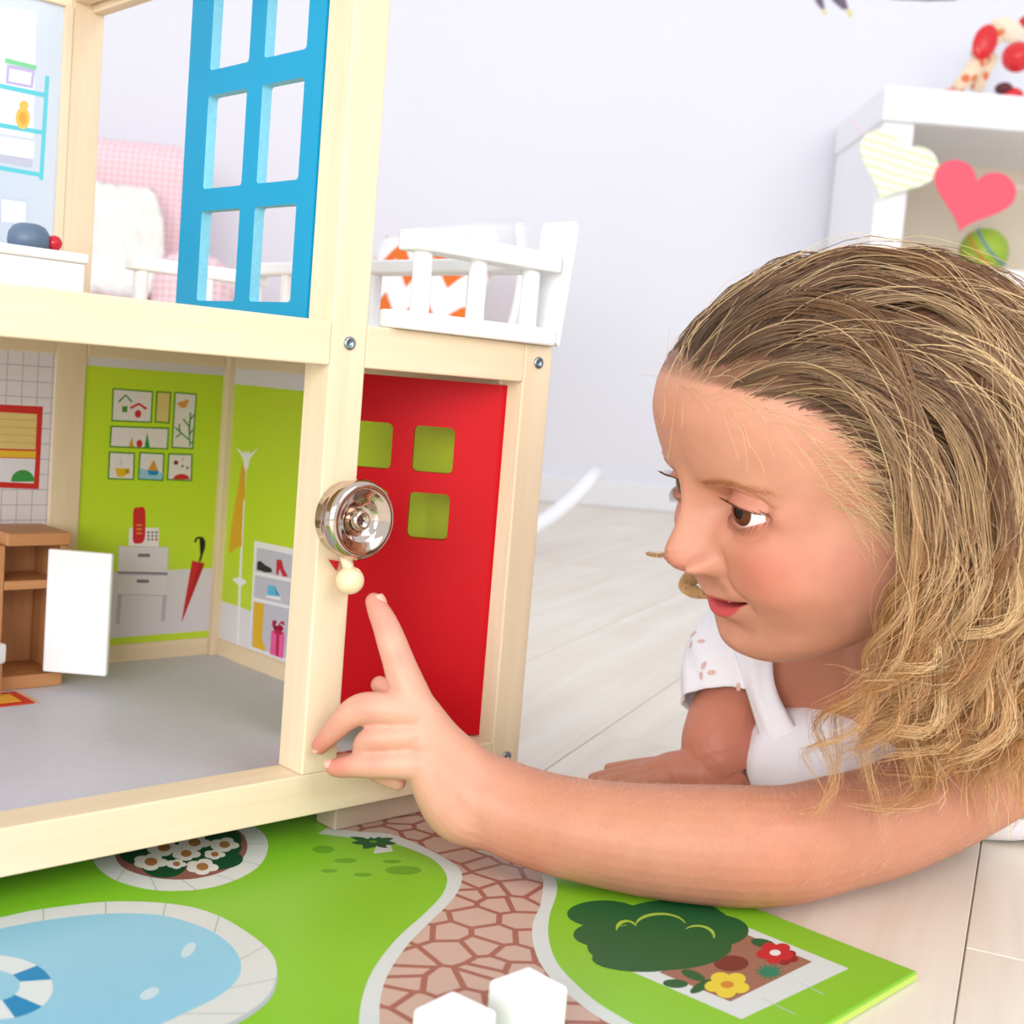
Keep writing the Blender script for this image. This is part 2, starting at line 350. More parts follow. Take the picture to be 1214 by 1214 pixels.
# ------------------------------------------------------------------ the doll house
house = empty('doll_house', tuple(P0), YAW)
tag(house, 'natural wood two-storey doll house with printed rooms and coloured doors', 'doll house')
LEFT = -30.0
def hb(name, s0, s1, t0, t1, z0, z1, ax, bevel=.0008): return cbox(name, s0, s1, t0, t1, z0, z1, (WX, WY, WZ)[ax], house, bevel)
hb('sill_beam', LEFT, 12.4, 0, 2, -12.3, -10.25, 0)
hb('sill_beam', 12.4, 14.4, 2, 28.4, -12.3, -10.25, 1)
hb('sill_beam', LEFT, 12.0, 28.8, 30.8, -12.3, -10.25, 0)
hb('sill_beam', LEFT - 2, LEFT, 0, 30.8, -12.3, -10.25, 1)
ZBH = (ZB - P0[2]) * 100 + .02
cbox('plinth_rail', 3.0, 12.0, 1.0, 2.6, ZBH, -12.3, mat('plinth_wood', rgb(170, 150, 130), .5), house)
cbox('plinth_rail', 3.0, 12.0, 27, 28.6, ZBH, -12.3, mat('plinth_wood', rgb(170, 150, 130), .5), house)
cbox('plinth_rail', -28, -22, 1.0, 2.6, ZBH, -12.3, mat('plinth_wood', rgb(170, 150, 130), .5), house)
cbox('plinth_rail', -28, -22, 27, 28.6, ZBH, -12.3, mat('plinth_wood', rgb(170, 150, 130), .5), house)
hb('post', .1, 2.1, 0, 2, -10.25, 31.0, 2)
hb('post', 12.4, 14.4, 0, 2, -12.3, 11.05, 2)
hb('post', .1, 2.1, 28.8, 30.8, -10.25, 31.2, 2)
hb('post', 12.0, 14.4, 28.4, 30.8, -12.3, 11.05, 2)
hb('post', LEFT - 2, LEFT, 0, 2, -10.25, 31.0, 2)
hb('post', LEFT - 2, LEFT, 28.8, 30.8, -10.25, 31.2, 2)
hb('floor_beam', LEFT, .1, 0, 2, 9.05, 11.05, 0)
hb('floor_beam', 2.1, 12.4, 0, 2, 9.05, 11.05, 0)
hb('floor_beam', 12.4, 14.4, 2, 28.4, 8.45, 11.05, 1)
hb('floor_beam', LEFT, .1, 28.8, 30.8, 8.45, 11.05, 0)
hb('floor_beam', 2.1, 12.0, 28.8, 30.8, 8.45, 11.05, 0)
hb('roof_beam', LEFT, .1, 28.8, 30.8, 29.2, 31.2, 0)
hb('roof_beam', .1, 1.1, 2, 28.8, 29.6, 31.0, 1)
hb('roof_beam', 1.3, 2.1, 2, 28.8, 29.2, 31.0, 1)
hb('roof_beam', LEFT, .1, 0, 2, 29.0, 31.0, 0)
CEIL = wood('plywood_under', rgb(214, 178, 120), rgb(196, 156, 98), 0, scale=40)
cbox('ceiling_panel', LEFT, 12.4, 2, 28.8, 10.2, 10.7, CEIL, house, 0)
FLOORP = mat('lilac_floor_print', rgb(206, 208, 224), .5, noise=.06, nscale=160)
cbox('room_floor', LEFT, 12.4, 2, 28.8, -11.8, -11.4, FLOORP, house, 0)
TILES = bpy.data.materials.new('tile_wall_print'); TILES.use_nodes = True
_nt = TILES.node_tree; _b = _nt.nodes['Principled BSDF']; _b.inputs['Roughness'].default_value = .45
_tc = _nt.nodes.new('ShaderNodeTexCoord'); _mp = _nt.nodes.new('ShaderNodeMapping'); _mp.inputs['Rotation'].default_value = (PI / 2, 0, 0)
_br = _nt.nodes.new('ShaderNodeTexBrick'); _br.offset = 0; _br.inputs['Scale'].default_value = 100; _br.inputs['Brick Width'].default_value = .95; _br.inputs['Row Height'].default_value = .95; _br.inputs['Mortar Size'].default_value = .035
_br.inputs['Color1'].default_value = rgb(226, 220, 228); _br.inputs['Color2'].default_value = rgb(226, 220, 228); _br.inputs['Mortar'].default_value = rgb(186, 178, 196)
_nt.links.new(_tc.outputs['Object'], _mp.inputs[0]); _nt.links.new(_mp.outputs[0], _br.inputs['Vector']); _nt.links.new(_br.outputs['Color'], _b.inputs['Base Color'])
PALE = flat(218, 212, 222)
LIME = mat('lime_wall_print', rgb(192, 222, 46), .42, noise=.03, nscale=20)
cbox('tiled_wall_panel', LEFT, .1, 28.95, 29.3, -10.25, 8.45, TILES, house, 0)
cbox('hall_back_panel', 2.1, 12.0, 28.95, 29.3, -10.25, 8.45, PALE, house, 0)
cbox('hall_side_panel', 12.55, 12.9, 2, 28.4, -10.25, 8.45, flat(226, 224, 232), house, 0)
SKYP = mat('pale_blue_print', rgb(200, 212, 228), .42, noise=.02, nscale=10)
cbox('bedroom_back_panel', LEFT, .1, 29.1, 29.4, 11.05, 29.2, SKYP, house, 0)
hb('panel_stile', -.35, .1, 28.7, 29.1, 11.05, 29.2, 2, .0003)

TB = .2895
def bp(x, y, k): q = on_t(x, y, TB); return (q[0], TB - .000006 * k, q[2])
def cb(x, y): return (80 + x * .2966, 420 + y * .2966)
def mp2(pts): return [cb(*p) for p in pts]
def zrect(m, z0, z1, s0=2.1, s1=12.0):
    """a strip across the hall's back panel, in its own centimetres"""
    return (m, [(s0, z0), (s1, z0), (s1, z1), (s0, z1)])
def bp_loc(x, y, k): return (x / 100, TB - .000006 * k, y / 100)
zA = on_t(*cb(575, 855), TB)[2] * 100; zB1 = on_t(*cb(560, 1104), TB)[2] * 100; zB0 = on_t(*cb(560, 1140), TB)[2] * 100
zT = on_t(*cb(622, 85), TB)[2] * 100
printed('wall_colour_print', [zrect(LIME, zA, zT), zrect(LIME, zB0, zB1)], bp_loc, house)
FR, IN = flat(70, 140, 44), flat(228, 220, 226)
def frame(q, fill=IN, w=6):
    c = np.mean(np.array(q), axis=0); ins = [tuple(np.array(p) + np.sign(c - np.array(p)) * w) for p in q]
    return [(FR, mp2(q)), (fill, mp2(ins))]
RED, YEL, ORG, DGR = flat(204, 34, 46), flat(226, 178, 36), flat(214, 150, 60), flat(40, 140, 70)
pics = frame([(180, 135), (343, 147), (337, 275), (175, 268)]) + [(FR, mp2(stroke([(205, 190), (233, 163), (257, 191)], 8))), (FR, mp2([(219, 207), (240, 208), (239, 232), (218, 231)])),
        (RED, mp2(stroke([(251, 216), (285, 198), (316, 219)], 10))), (RED, mp2(ell(282, 238, 13, 16)))]
pics += frame([(355, 147), (415, 150), (408, 278), (348, 273)], flat(220, 196, 128)) + frame([(427, 150), (518, 157), (503, 380), (415, 375)])
pics += [(ORG, mp2(ell(462, 201, 17, 14))), (ORG, mp2([(436, 196), (450, 190), (450, 206)])), (ORG, mp2(ell(476, 188, 9, 8)))]
for st in ([(489, 368), (486, 300), (492, 232)], [(489, 345), (455, 315), (430, 292)], [(455, 315), (432, 332)], [(448, 308), (447, 278)], [(487, 290), (462, 258)], [(490, 262), (508, 240)], [(488, 320), (500, 300)], [(488, 355), (499, 350)]):
    pics.append((FR, mp2(stroke(st, 6))))
pics += frame([(172, 285), (406, 293), (402, 381), (167, 372)]) + [(ORG, mp2([(257, 328), (266, 370), (244, 370)])), (RED, mp2(ell(287, 357, 12, 15))), (DGR, mp2([(318, 312), (329, 373), (307, 373)]))]
pics += frame([(165, 388), (270, 393), (266, 503), (160, 500)]) + [(YEL, mp2([(188, 455), (240, 456), (228, 490), (200, 490)])), (YEL, mp2(stroke(ell(238, 468, 10, 10, 14), 5))), (flat(190, 184, 196), mp2(stroke([(212, 442), (218, 432), (208, 424), (214, 415)], 4)))]
pics += frame([(287, 390), (388, 395), (383, 507), (280, 502)]) + [(flat(150, 196, 226), mp2([(288, 455), (382, 475), (377, 501), (287, 497)])), (ORG, mp2([(345, 420), (361, 466), (320, 462)])), (flat(20, 130, 196), mp2([(318, 463), (366, 466), (356, 484), (326, 482)]))]
pics += frame([(402, 395), (500, 398), (497, 508), (396, 503)]) + [(RED, mp2(ell(455, 500, 33, 22, 16, PI, 2 * PI))), (flat(120, 30, 40), mp2(ell(433, 433, 9, 9))), (YEL, mp2([(452, 425), (466, 410), (460, 428)])), (flat(110, 90, 100), mp2(ell(459, 447, 5, 5))), (flat(110, 90, 100), mp2(ell(479, 454, 5, 5)))]
printed('picture_frames_print', pics, bp, house, base=4)
CAB, CABL, HAN = flat(222, 216, 226), flat(188, 180, 196), flat(124, 112, 130)
ph = [(CABL, mp2([(204, 766), (404, 771), (397, 966), (199, 962)])), (CABL, mp2([(200, 960), (218, 960), (208, 1078), (192, 1078)])), (CABL, mp2([(380, 964), (397, 964), (390, 1066), (374, 1066)])), (CAB, mp2([(206, 769), (401, 773), (399, 872), (202, 868)])), (CAB, mp2([(202, 882), (399, 886), (396, 962), (200, 958)])), (HAN, mp2([(200, 868), (400, 873), (400, 880), (200, 875)])),
      (HAN, mp2([(282, 797), (330, 797), (329, 811), (281, 810)])), (HAN, mp2([(277, 900), (326, 901), (325, 914), (276, 913)])),
      (flat(236, 230, 238), mp2([(247, 694), (366, 694), (364, 770), (244, 766)])), (RED, mp2(smc([(264, 622), (285, 612), (309, 618), (312, 690), (306, 745), (284, 757), (262, 748), (262, 690)], 40)))]
for i in range(3): ph.append((ORG, mp2([(275, 680 + 16 * i), (297, 680 + 16 * i), (297, 686 + 16 * i), (275, 686 + 16 * i)])))
for i in range(3):
    for j in range(3):
        ph.append((RED if (i, j) == (2, 2) else flat(124, 104, 118), mp2(ell(323 + 16 * i, 712 + 14 * j, 5.5, 5, 10))))
printed('telephone_table_print', ph, bp, house, base=4)
printed('umbrella_print', [(flat(40, 30, 34), mp2(stroke([(510, 752), (514, 738), (527, 732), (541, 736), (548, 752), (545, 775), (535, 805), (528, 828)], 9))), (RED, mp2([(498, 824), (549, 836), (459, 1066), (456, 1064)])), (flat(180, 24, 36), mp2([(524, 830), (549, 836), (459, 1066)]))], bp, house, base=4)
SB = .1255
def sp(x, y, k): q = on_s(x, y, SB); return (SB - .000006 * k, q[1], q[2])
def sp_loc(x, y, k): return (SB - .000006 * k, x / 100, y / 100)
z1 = on_s(280.7, 455.4, SB)[2] * 100; z0 = on_s(279, 718, SB)[2] * 100
printed('wall_colour_print', [(LIME, [(2.2, z0), (28.4, z0), (28.4, z1), (2.2, z1)])], sp_loc, house)
WH = flat(240, 238, 244); CMP = flat(196, 196, 212)
rk = [(WH, mp2(stroke([(713, 440), (704, 600), (690, 900), (680, 1180)], [8, 8, 9, 9]))), (WH, mp2([(676, 372), (704, 398), (709, 382), (715, 402), (722, 384), (732, 398), (762, 376), (728, 420), (722, 458), (706, 458), (702, 418)])), (WH, mp2([(658, 898), (690, 890), (718, 910), (690, 930)])),
      (flat(222, 170, 44), mp2([(700, 432), (712, 470), (710, 575), (703, 590), (696, 768), (668, 778), (655, 795), (645, 790), (652, 710), (672, 590), (690, 480)]))]
printed('coat_stand_print', rk, sp, house, base=4)
sh = [(WH, mp2([(747, 745), (905, 778), (888, 1225), (728, 1172)])), (CMP, mp2([(758, 772), (900, 802), (896, 896), (750, 868)])), (CMP, mp2([(750, 882), (896, 912), (890, 1006), (744, 970)])), (CMP, mp2([(744, 986), (890, 1018), (882, 1218), (733, 1168)])),
      (flat(34, 34, 40), mp2([(760, 828), (772, 826), (790, 842), (816, 856), (818, 872), (790, 872), (757, 860)])), (flat(196, 30, 50), mp2([(836, 820), (856, 822), (866, 860), (881, 888), (862, 890), (848, 858), (842, 884), (834, 880)])),
      (flat(92, 190, 228), mp2([(802, 922), (828, 926), (834, 955), (852, 972), (796, 964)])), (WH, mp2([(794, 962), (852, 970), (852, 984), (792, 972)])),
      (flat(226, 180, 40), mp2([(745, 990), (786, 998), (778, 1140), (790, 1172), (788, 1188), (740, 1168)])), (flat(232, 96, 160), mp2([(815, 1103), (870, 1120), (862, 1216), (809, 1198)])), (flat(190, 24, 80), mp2([(836, 1110), (848, 1113), (843, 1210), (832, 1206)])),
      (flat(190, 24, 80), mp2(stroke(ell(832, 1086, 9, 22, 14, rot=-.3), 6))), (flat(190, 24, 80), mp2(stroke(ell(854, 1090, 9, 22, 14, rot=.3), 6))), (flat(190, 24, 80), mp2([(822, 1104), (868, 1112), (858, 1122), (826, 1116)]))]
printed('shoe_shelf_print', sh, sp, house, base=4)
def pl(pts): return [tuple(p) for p in pts]
po = [(flat(206, 44, 40), [(-30, 478), (51, 482), (46, 580), (-30, 577)]), (flat(224, 198, 130), [(-30, 487), (44, 491), (42, 533), (-30, 531)]), (flat(230, 190, 50), [(-30, 533), (43, 535), (42, 543), (-30, 541)]),
      (flat(226, 224, 236), [(-30, 542), (42, 544), (40, 573), (-30, 570)]), (flat(60, 150, 70), ell(27, 571, 14, 14, 16, PI, 2 * PI))]
for k in range(4): po.append((flat(206, 176, 104), [(-30, 495 + 9 * k), (43, 498 + 9 * k), (43, 499.2 + 9 * k), (-30, 496.2 + 9 * k)]))
printed('wall_chart_print', po, bp, house, base=4)
TB2 = .291
def bp2(x, y, k): q = on_t(x, y, TB2); return (q[0], TB2 - .000006 * k, q[2])
def c1(*pts): return [(x * .3295, y * .3295) for x, y in pts]
TEAL = flat(96, 200, 216)
up = [(flat(228, 236, 246), c1((-60, 20), (130, 40), (120, 500), (-60, 470))), (TEAL, c1((163, 272), (178, 275), (155, 650), (140, 646))), (TEAL, c1((-80, 284), (166, 335), (164, 352), (-80, 301))), (TEAL, c1((-80, 428), (160, 470), (158, 486), (-80, 445))), (TEAL, c1((-80, 582), (150, 622), (148, 638), (-80, 598))),
      (flat(186, 176, 218), c1((25, 230), (126, 250), (118, 318), (20, 300))), (flat(242, 242, 248), c1((35, 247), (114, 262), (109, 306), (31, 291))), (flat(122, 206, 150), c1((18, 208), (131, 236), (130, 252), (17, 226))),
      (flat(244, 190, 90), [(x * .3295, y * .3295) for x, y in ell(82, 425, 26, 40, 20)]), (flat(244, 190, 90), [(x * .3295, y * .3295) for x, y in ell(86, 380, 17, 18, 16)]), (flat(240, 164, 60), [(x * .3295, y * .3295) for x, y in ell(82, 425, 14, 22, 16)]),
      (flat(240, 244, 250), c1((-60, 480), (125, 510), (120, 572), (-60, 545))), (flat(190, 194, 214), c1((-60, 545), (118, 573), (115, 604), (-60, 574))), (flat(196, 208, 226), c1((5, 705), (98, 718), (96, 726), (5, 713))), (flat(232, 238, 248), c1((5, 716), (94, 728), (90, 800), (5, 800)))]
printed('bedroom_shelf_print', up, bp2, house, base=2)
ENT = STONE.copy(); ENT.name = 'red_paving_print'
ENT.node_tree.nodes['Color Ramp'].color_ramp.elements[0].color = rgb(206, 120, 104); ENT.node_tree.nodes['Color Ramp'].color_ramp.elements[1].color = rgb(160, 40, 48)
cbox('entry_floor', 2.6, 12.4, 2.0, 5.0, -11.4, -11.25, ENT, house, 0)

# blue window door, swung back along the room's side
def door_mesh(bm, W, Hh, T, holes, mapf, n=5, rad=.002, hole_mi=0):
    """slab W x H with rounded rectangular holes; mapf(x, z, y) -> 3d"""
    xs = sorted({0, W} | {v for h in holes for v in (h[0], h[1])}); zs = sorted({0, Hh} | {v for h in holes for v in (h[2], h[3])})
    for y in (0, T):
        for i in range(len(xs) - 1):
            for j in range(len(zs) - 1):
                c = ((xs[i] + xs[i + 1]) / 2, (zs[j] + zs[j + 1]) / 2)
                inside = [h for h in holes if h[0] < c[0] < h[1] and h[2] < c[1] < h[3]]
                if not inside:
                    bm.faces.new([bm.verts.new(mapf(x, z, y)) for x, z in ((xs[i], zs[j]), (xs[i + 1], zs[j]), (xs[i + 1], zs[j + 1]), (xs[i], zs[j + 1]))])
                else:
                    h = inside[0]
                    for cx, cz, a0 in ((h[0], h[2], PI), (h[1], h[2], 1.5 * PI), (h[1], h[3], 0), (h[0], h[3], .5 * PI)):
                        ox = cx + (rad if cx == h[0] else -rad); oz = cz + (rad if cz == h[2] else -rad)
                        arcp = [(ox + rad * math.cos(a0 + .5 * PI * k / n), oz + rad * math.sin(a0 + .5 * PI * k / n)) for k in range(n + 1)]
                        cv = bm.verts.new(mapf(cx, cz, y))
                        for p, q in zip(arcp, arcp[1:]):
                            bm.faces.new((cv, bm.verts.new(mapf(*p, y)), bm.verts.new(mapf(*q, y))))
    for h in holes:
        o = []
        for cx, cz, a0 in ((h[1], h[3], 0), (h[0], h[3], .5 * PI), (h[0], h[2], PI), (h[1], h[2], 1.5 * PI)):
            ox = cx + (rad if cx == h[0] else -rad); oz = cz + (rad if cz == h[2] else -rad)
            o += [(ox + rad * math.cos(a0 + .5 * PI * k / n), oz + rad * math.sin(a0 + .5 * PI * k / n)) for k in range(n + 1)]
        for p, q in zip(o, o[1:] + o[:1]):
            bm.faces.new([bm.verts.new(mapf(*a)) for a in ((*p, 0), (*q, 0), (*q, T), (*p, T))]).material_index = hole_mi
    for p, q in (((0, 0), (W, 0)), ((W, 0), (W, Hh)), ((W, Hh), (0, Hh)), ((0, Hh), (0, 0))):
        bm.faces.new([bm.verts.new(mapf(*a)) for a in ((*p, 0), (*q, 0), (*q, T), (*p, T))])
    bmesh.ops.remove_doubles(bm, verts=bm.verts, dist=1e-6)
bm = bmesh.new()
hol = []
for (pa, pb) in (((242, 348), (285, 240)), ((308, 341), (352, 225))): pass
# hole columns measured on the door's own plane (t along the door, z up)
def tz(x, y): q = on_s(x, y, 0.0); return q[1], q[2]
t_cols = [(tz(355, 180)[0], tz(306, 180)[0]), (tz(288, 180)[0], tz(243, 180)[0])]
z_rows = [(tz(330, 358)[1], tz(330, 243)[1]), (tz(330, 215)[1], tz(330, 97)[1]), (tz(330, 65)[1], tz(330, 65)[1] + (tz(330, 97)[1] - tz(330, 215)[1]))]
T0, T1 = .0205, tz(208, 357)[0]
Z0 = .1105
for a, b in t_cols:
    for c, d in z_rows: hol.append((a - T0, b - T0, c - Z0, d - Z0))
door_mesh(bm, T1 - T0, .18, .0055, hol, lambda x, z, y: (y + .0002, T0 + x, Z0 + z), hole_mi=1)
from_bm('window_door', bm, [BLUE_PAINT, mat('blue_lit_cut_edge', rgb(130, 206, 232), .6, noise=.15, nscale=400)], house)['label'] = 'bright blue window door with cut-out panes'  # hole walls paler: light falling through the panes is put into their colour

# red front door, hinged at its far edge and pushed inwards
HS, HT = .1215, .0125
_c0, _s0 = math.cos(PI - YAW), math.sin(PI - YAW)         # along -X of the room, seen from the house
def rd(x, z, y):                                          # x from the hinge, y = thickness towards the inside
    dx, dy = _c0, _s0; nx, ny = _s0, -_c0
    return (HS + dx * x + nx * y, HT + dy * x + ny * y, z)
def rx(px, py):
    """distance from the hinge along the open door for a point seen on it"""
    n = np.array([_s0, -_c0, 0.]); nw = UU * n[0] + VV * n[1]; hp = P0 + UU * HS + VV * HT
    q = loc(hit(px, py, nw, hp @ nw)); return (q[0] - HS) * _c0 + (q[1] - HT) * _s0, q[2]
a0, za = rx(540, 508); a1, _ = rx(491, 508); _, zb = rx(515, 561); _, zc = rx(512, 585); _, zd = rx(510, 640)
hole_w = a1 - a0; gap = rx(491, 530)[0] - rx(466, 530)[0]; gap = -(rx(491, 530)[0] - rx(466, 530)[0])
zlo, zhi = rx(571, 872)[1], rx(600, 457)[1]
holes = []
for k in range(2):
    x0 = a0 + k * (hole_w + gap)
    holes += [(x0, x0 + hole_w, zb - zlo, za - zlo), (x0, x0 + hole_w, zd - zlo, zc - zlo)]
DW = holes[2][1] + a0 * .8
bm = bmesh.new(); door_mesh(bm, DW, zhi - zlo, .008, holes, lambda x, z, y: rd(x, z + zlo, y), rad=.003)
# rounded hinge edge
n = 10
for k in range(n):
    p, q = [(-.004 * math.sin(PI * j / n), .004 - .004 * math.cos(PI * j / n)) for j in (k, k + 1)]
    bm.faces.new([bm.verts.new(rd(*a)) for a in ((p[0], zlo, p[1]), (q[0], zlo, q[1]), (q[0], zhi, q[1]), (p[0], zhi, p[1]))])
for zz in (zlo, zhi): bm.faces.new([bm.verts.new(rd(-.004 * math.sin(PI * j / n), zz, .004 - .004 * math.cos(PI * j / n))) for j in range(n + 1)])
bmesh.ops.remove_doubles(bm, verts=bm.verts, dist=1e-6)
rdoor = from_bm('front_door', bm, RED_PAINT, house); rdoor['label'] = 'glossy red door with four square openings'
pin = lathe('hinge_pin', [(.0022, .0), (.0022, (.0905 - zhi) + .002)], WZ, rdoor, n=16); pin.location = rd(.001, zhi - .001, .004)

# screws
def screw(parent, s, z, t=0.0):
    o = lathe('screw', [(.0031, 0), (.0031, .0012), (.0024, .0016), (.0015, .0016), (.0012, .0006), (0, .0006)], STEEL, parent, n=24)
    o.rotation_euler = (PI / 2, 0, 0); o.location = (s, t + .0004, z)
    return o
screw(house, .011, .1013); screw(house, .1339, .1013); screw(house, .1347, -.1121)

# bell on the post
bc = on_t(432, 618, -.015)
bell = empty('toy_bell', tuple(P0 + UU * bc[0] + VV * 0 + np.array([0, 0, bc[2]])), YAW)
tag(bell, 'shiny chrome doorbell dome screwed to the wooden post', 'bell')
dome = lathe('dome', [(.0150, 0), (.0174, .0004), (.0176, .006), (.0180, .0078), (.0189, .0092), (.0191, .0110), (.0186, .0130), (.0172, .0146), (.0158, .0150), (.0140, .0143), (.0122, .0132), (.0108, .0130), (.0096, .0122), (.0080, .0105), (.0060, .0098), (0, .0098)], CHROME, bell, n=72)
dome.rotation_euler = (PI / 2, 0, 0)
bs = lathe('centre_screw', [(.0048, .0095), (.0048, .0125), (.0042, .0138), (.0032, .0142), (.0026, .0132), (.0010, .0130), (0, .0130)], CHROME, bell, n=32); bs.rotation_euler = (PI / 2, 0, 0)
sl = box('slot', (-.0016, -.0003, .01305), (.0016, .0003, .0134), mat('dark_slot', rgb(60, 50, 48), .5), bs)
sl2 = box('slot', (-.0003, -.0016, .01305), (.0003, .0016, .0134), mat('dark_slot', rgb(60, 50, 48), .5), bs)
bq = on_t(415, 688, -.009); pq = np.array([bq[0] - bc[0], -.009, bq[2] - bc[2]])
hq = on_t(419, 697, -.014); 
bead = lathe('wooden_bead', [(.0014, .0030), (.0014, .0063)] + [(.0066 * math.sin(a), .0066 * math.cos(a)) for a in np.linspace(.24, PI - .24, 20)] + [(.0016, -.0048), (0, -.0046)], wood('bead_wood', rgb(243, 222, 186), rgb(228, 200, 158), 2, scale=120), bell, n=36)
bead.location = tuple(pq); bead.rotation_euler = (.5, .35, 0)
bm = bmesh.new(); tube_mesh(bm, [tuple(pq + np.array([0, .001, .004])), tuple(pq + np.array([-.001, .002, .0085])), tuple(pq + np.array([-.0015, .004, .0125]))], [.0026, .0028, .0028], 12)
from_bm('bead_stem', bm, WZ, bell, True)
bm = bmesh.new(); prism(bm, [(pq[0] - .0078, pq[2] + .0090), (pq[0] - .0020, pq[2] + .0080), (pq[0] - .0030, pq[2] + .0035)], -.0008, lambda x, z, d: (x, -.0014 + d, z))
from_bm('red_cord', bm, flat(190, 20, 34), bell)

# balcony railing
rail = empty('balcony_railing', tuple(P0 + np.array([0, 0, .1106])), YAW)
tag(rail, 'white painted wooden railing around the doll house balcony', 'railing')
def rb(name, s0, s1, t0, t1, z0, z1, bev=.0015): return cbox(name, s0, s1, t0, t1, z0 - 11.06, z1 - 11.06, WHITE_PAINT, rail, bev)
rb('top_rail', 4.4, 14.0, -.6, 1.2, 14.85, 15.85)
rb('bottom_rail', 3.4, 14.1, -.5, 1.0, 11.06, 11.95)
def baluster(s, t, z0=11.9, z1=14.9, r=.0047):
    o = lathe('baluster', [(r, 0), (r, (z1 - z0) / 100)], WHITE_PAINT, rail, n=20); o.location = (s / 100, t / 100, (z0 - 11.06) / 100); o.data.set_sharp_from_angle(angle=.7)
for s in (5.3, 8.9, 12.6): baluster(s, .25)
rb('top_rail', 12.4, 13.9, 1.2, 27.2, 14.75, 15.55)
rb('bottom_rail', 12.4, 13.9, 1.2, 28.4, 11.06, 11.6)
for t in (5.0, 9.6, 14.2, 18.8, 23.4): baluster(13.0, t, 11.5, 14.8)
rb('top_rail', 4.0, 14.0, 27.2, 28.4, 14.1, 14.98)
rb('bottom_rail', 4.0, 12.4, 27.2, 28.3, 11.06, 11.6)
for s in (4.9, 9.6, 13.4): baluster(s, 27.8, 11.5, 14.2)
bm = bmesh.new()
prism(bm, [(14.05, 11.4 - 11.06), (14.55, 11.06 - 11.06), (15.25, 6.2), (15.2, 6.45), (15.0, 6.62), (14.75, 6.6), (14.55, 6.4), (14.5, 6.1)], 1, lambda x, z, d: (x / 100, (-.3 + 2.0 * d) / 100, z / 100))
pk = from_bm('end_picket', bm, WHITE_PAINT, rail)

# ------------------------------------------------------------------ toys in the doll house
FZ = P0[2] - .1140                                        # the doll house's room floor
def hw(s, t, z): return tuple(P0 + UU * s / 100 + VV * t / 100 + np.array([0, 0, z / 100]))
cabt = empty('toy_cupboard', hw(-.5, 24.5, -11.395), YAW)
tag(cabt, 'brown beech toy cupboard with open shelves and white door swung wide', 'cupboard')
def kb(name, s0, s1, t0, t1, z0, z1, ax, parent=cabt, bev=.0008): return cbox(name, s0, s1, t0, t1, z0, z1, BEECH[ax], parent, bev)
kb('plinth', -4.5, 0, 0, 3.9, 0, .82, 0)
kb('cupboard_top', -3.8, .05, -.2, 4.0, 8.6, 9.35, 0)
kb('side_panel', -4.6, -3.75, .1, 3.9, .82, 8.6, 2)
kb('side_panel', -.45, 0, .1, 3.9, .82, 8.6, 2)
kb('back_panel', -3.75, -.45, 3.5, 3.9, .82, 8.6, 2)
kb('shelf', -3.75, -.45, .15, 3.5, 5.95, 6.5, 0)
# the white door stands open, square to the room
dc = dep(93, 726, .772); dl = loc(dc) * 100 - np.array([-.5, 24.5, -11.395])
bm = bmesh.new(); bm_box(bm, (-.0191, -.0025, -.0371), (.0191, .0025, .0371), .0012, 3)
dr = from_bm('cupboard_door', bm, WHITE_PAINT, cabt); dr.location = tuple(dl / 100); dr.rotation_euler = (0, 0, -YAW); dr['label'] = 'plain white door'
rug = empty('toy_rug', hw(-3.6, 24.0, -11.385), YAW)
tag(rug, 'small red and orange fringed rug on the lilac doll house floor', 'rug')
cbox('rug_field', -5.5, 0, -2.8, 0, 0, .06, flat(206, 56, 34), rug, 0); cbox('rug_centre', -5.0, -.55, -2.3, -.5, .06, .08, flat(238, 176, 60), rug, 0)
bm = bmesh.new()
for k in range(14): bm_box(bm, (0, (-2.75 + k * .2) / 100, .0001), (.0035, (-2.67 + k * .2) / 100, .0004))
tag(from_bm('fringe', bm, flat(220, 170, 140), rug), kind='stuff')
# toy chair, only its right edge in the picture
ch = empty('toy_chair', tuple(np.append(dep(-40, 812, .735)[:2], FZ)), YAW + .5)
tag(ch, 'little beech toy chair with white seat beside the cupboard', 'toy chair')
for x in (-1.3, 1.0):
    for y in (-1.3, 1.0): cbox('leg', x, x + .4, y, y + .4, 0.02, 2.0, BEECH[2], ch, .0006)
cbox('seat', -1.4, 1.5, -1.5, 1.5, 2.0, 3.2, WHITE_PAINT, ch, .002)
cbox('backrest', -1.4, 1.5, 1.0, 1.5, 3.2, 5.0, BEECH[0], ch, .001)
# upstairs: white counter with things on it
ct = empty('toy_counter', hw(-2.2, 20.5, 10.71), YAW)
tag(ct, 'white toy counter standing on the upper floor of the doll house', 'toy counter')
cbox('counter_body', -13, 0, 0, 5, 0, 2.85, WHITE_PAINT, ct, .001); cbox('counter_top', -13.1, .15, -.15, 5.1, 2.85, 3.4, WHITE_PAINT, ct, .0012)
ctz = 10.71 + 3.4
pt = lathe('toy_pot', [(.0108, 0), (.0112, .004), (.0106, .008), (.0085, .0112), (.005, .0128), (0, .0132)], mat('slate_paint', rgb(96, 116, 142), .4), n=32)
pt.location = hw(-5.0, 21.6, ctz + .01); tag(pt, 'slate blue rounded toy pot on the white counter', 'toy pot')
bl = lathe('toy_apple', [(0.0012, -.0039)] + [(.0043 * math.sin(a), .0043 * math.cos(a)) for a in np.linspace(PI - .3, .25, 14)] + [(.0004, .0036), (0, .0034)], mat('red_lacquer', rgb(206, 24, 44), .2), n=24)
bl.location = hw(-3.75, 21.2, ctz + .40); tag(bl, 'tiny glossy red ball beside the slate blue pot', 'toy ball')
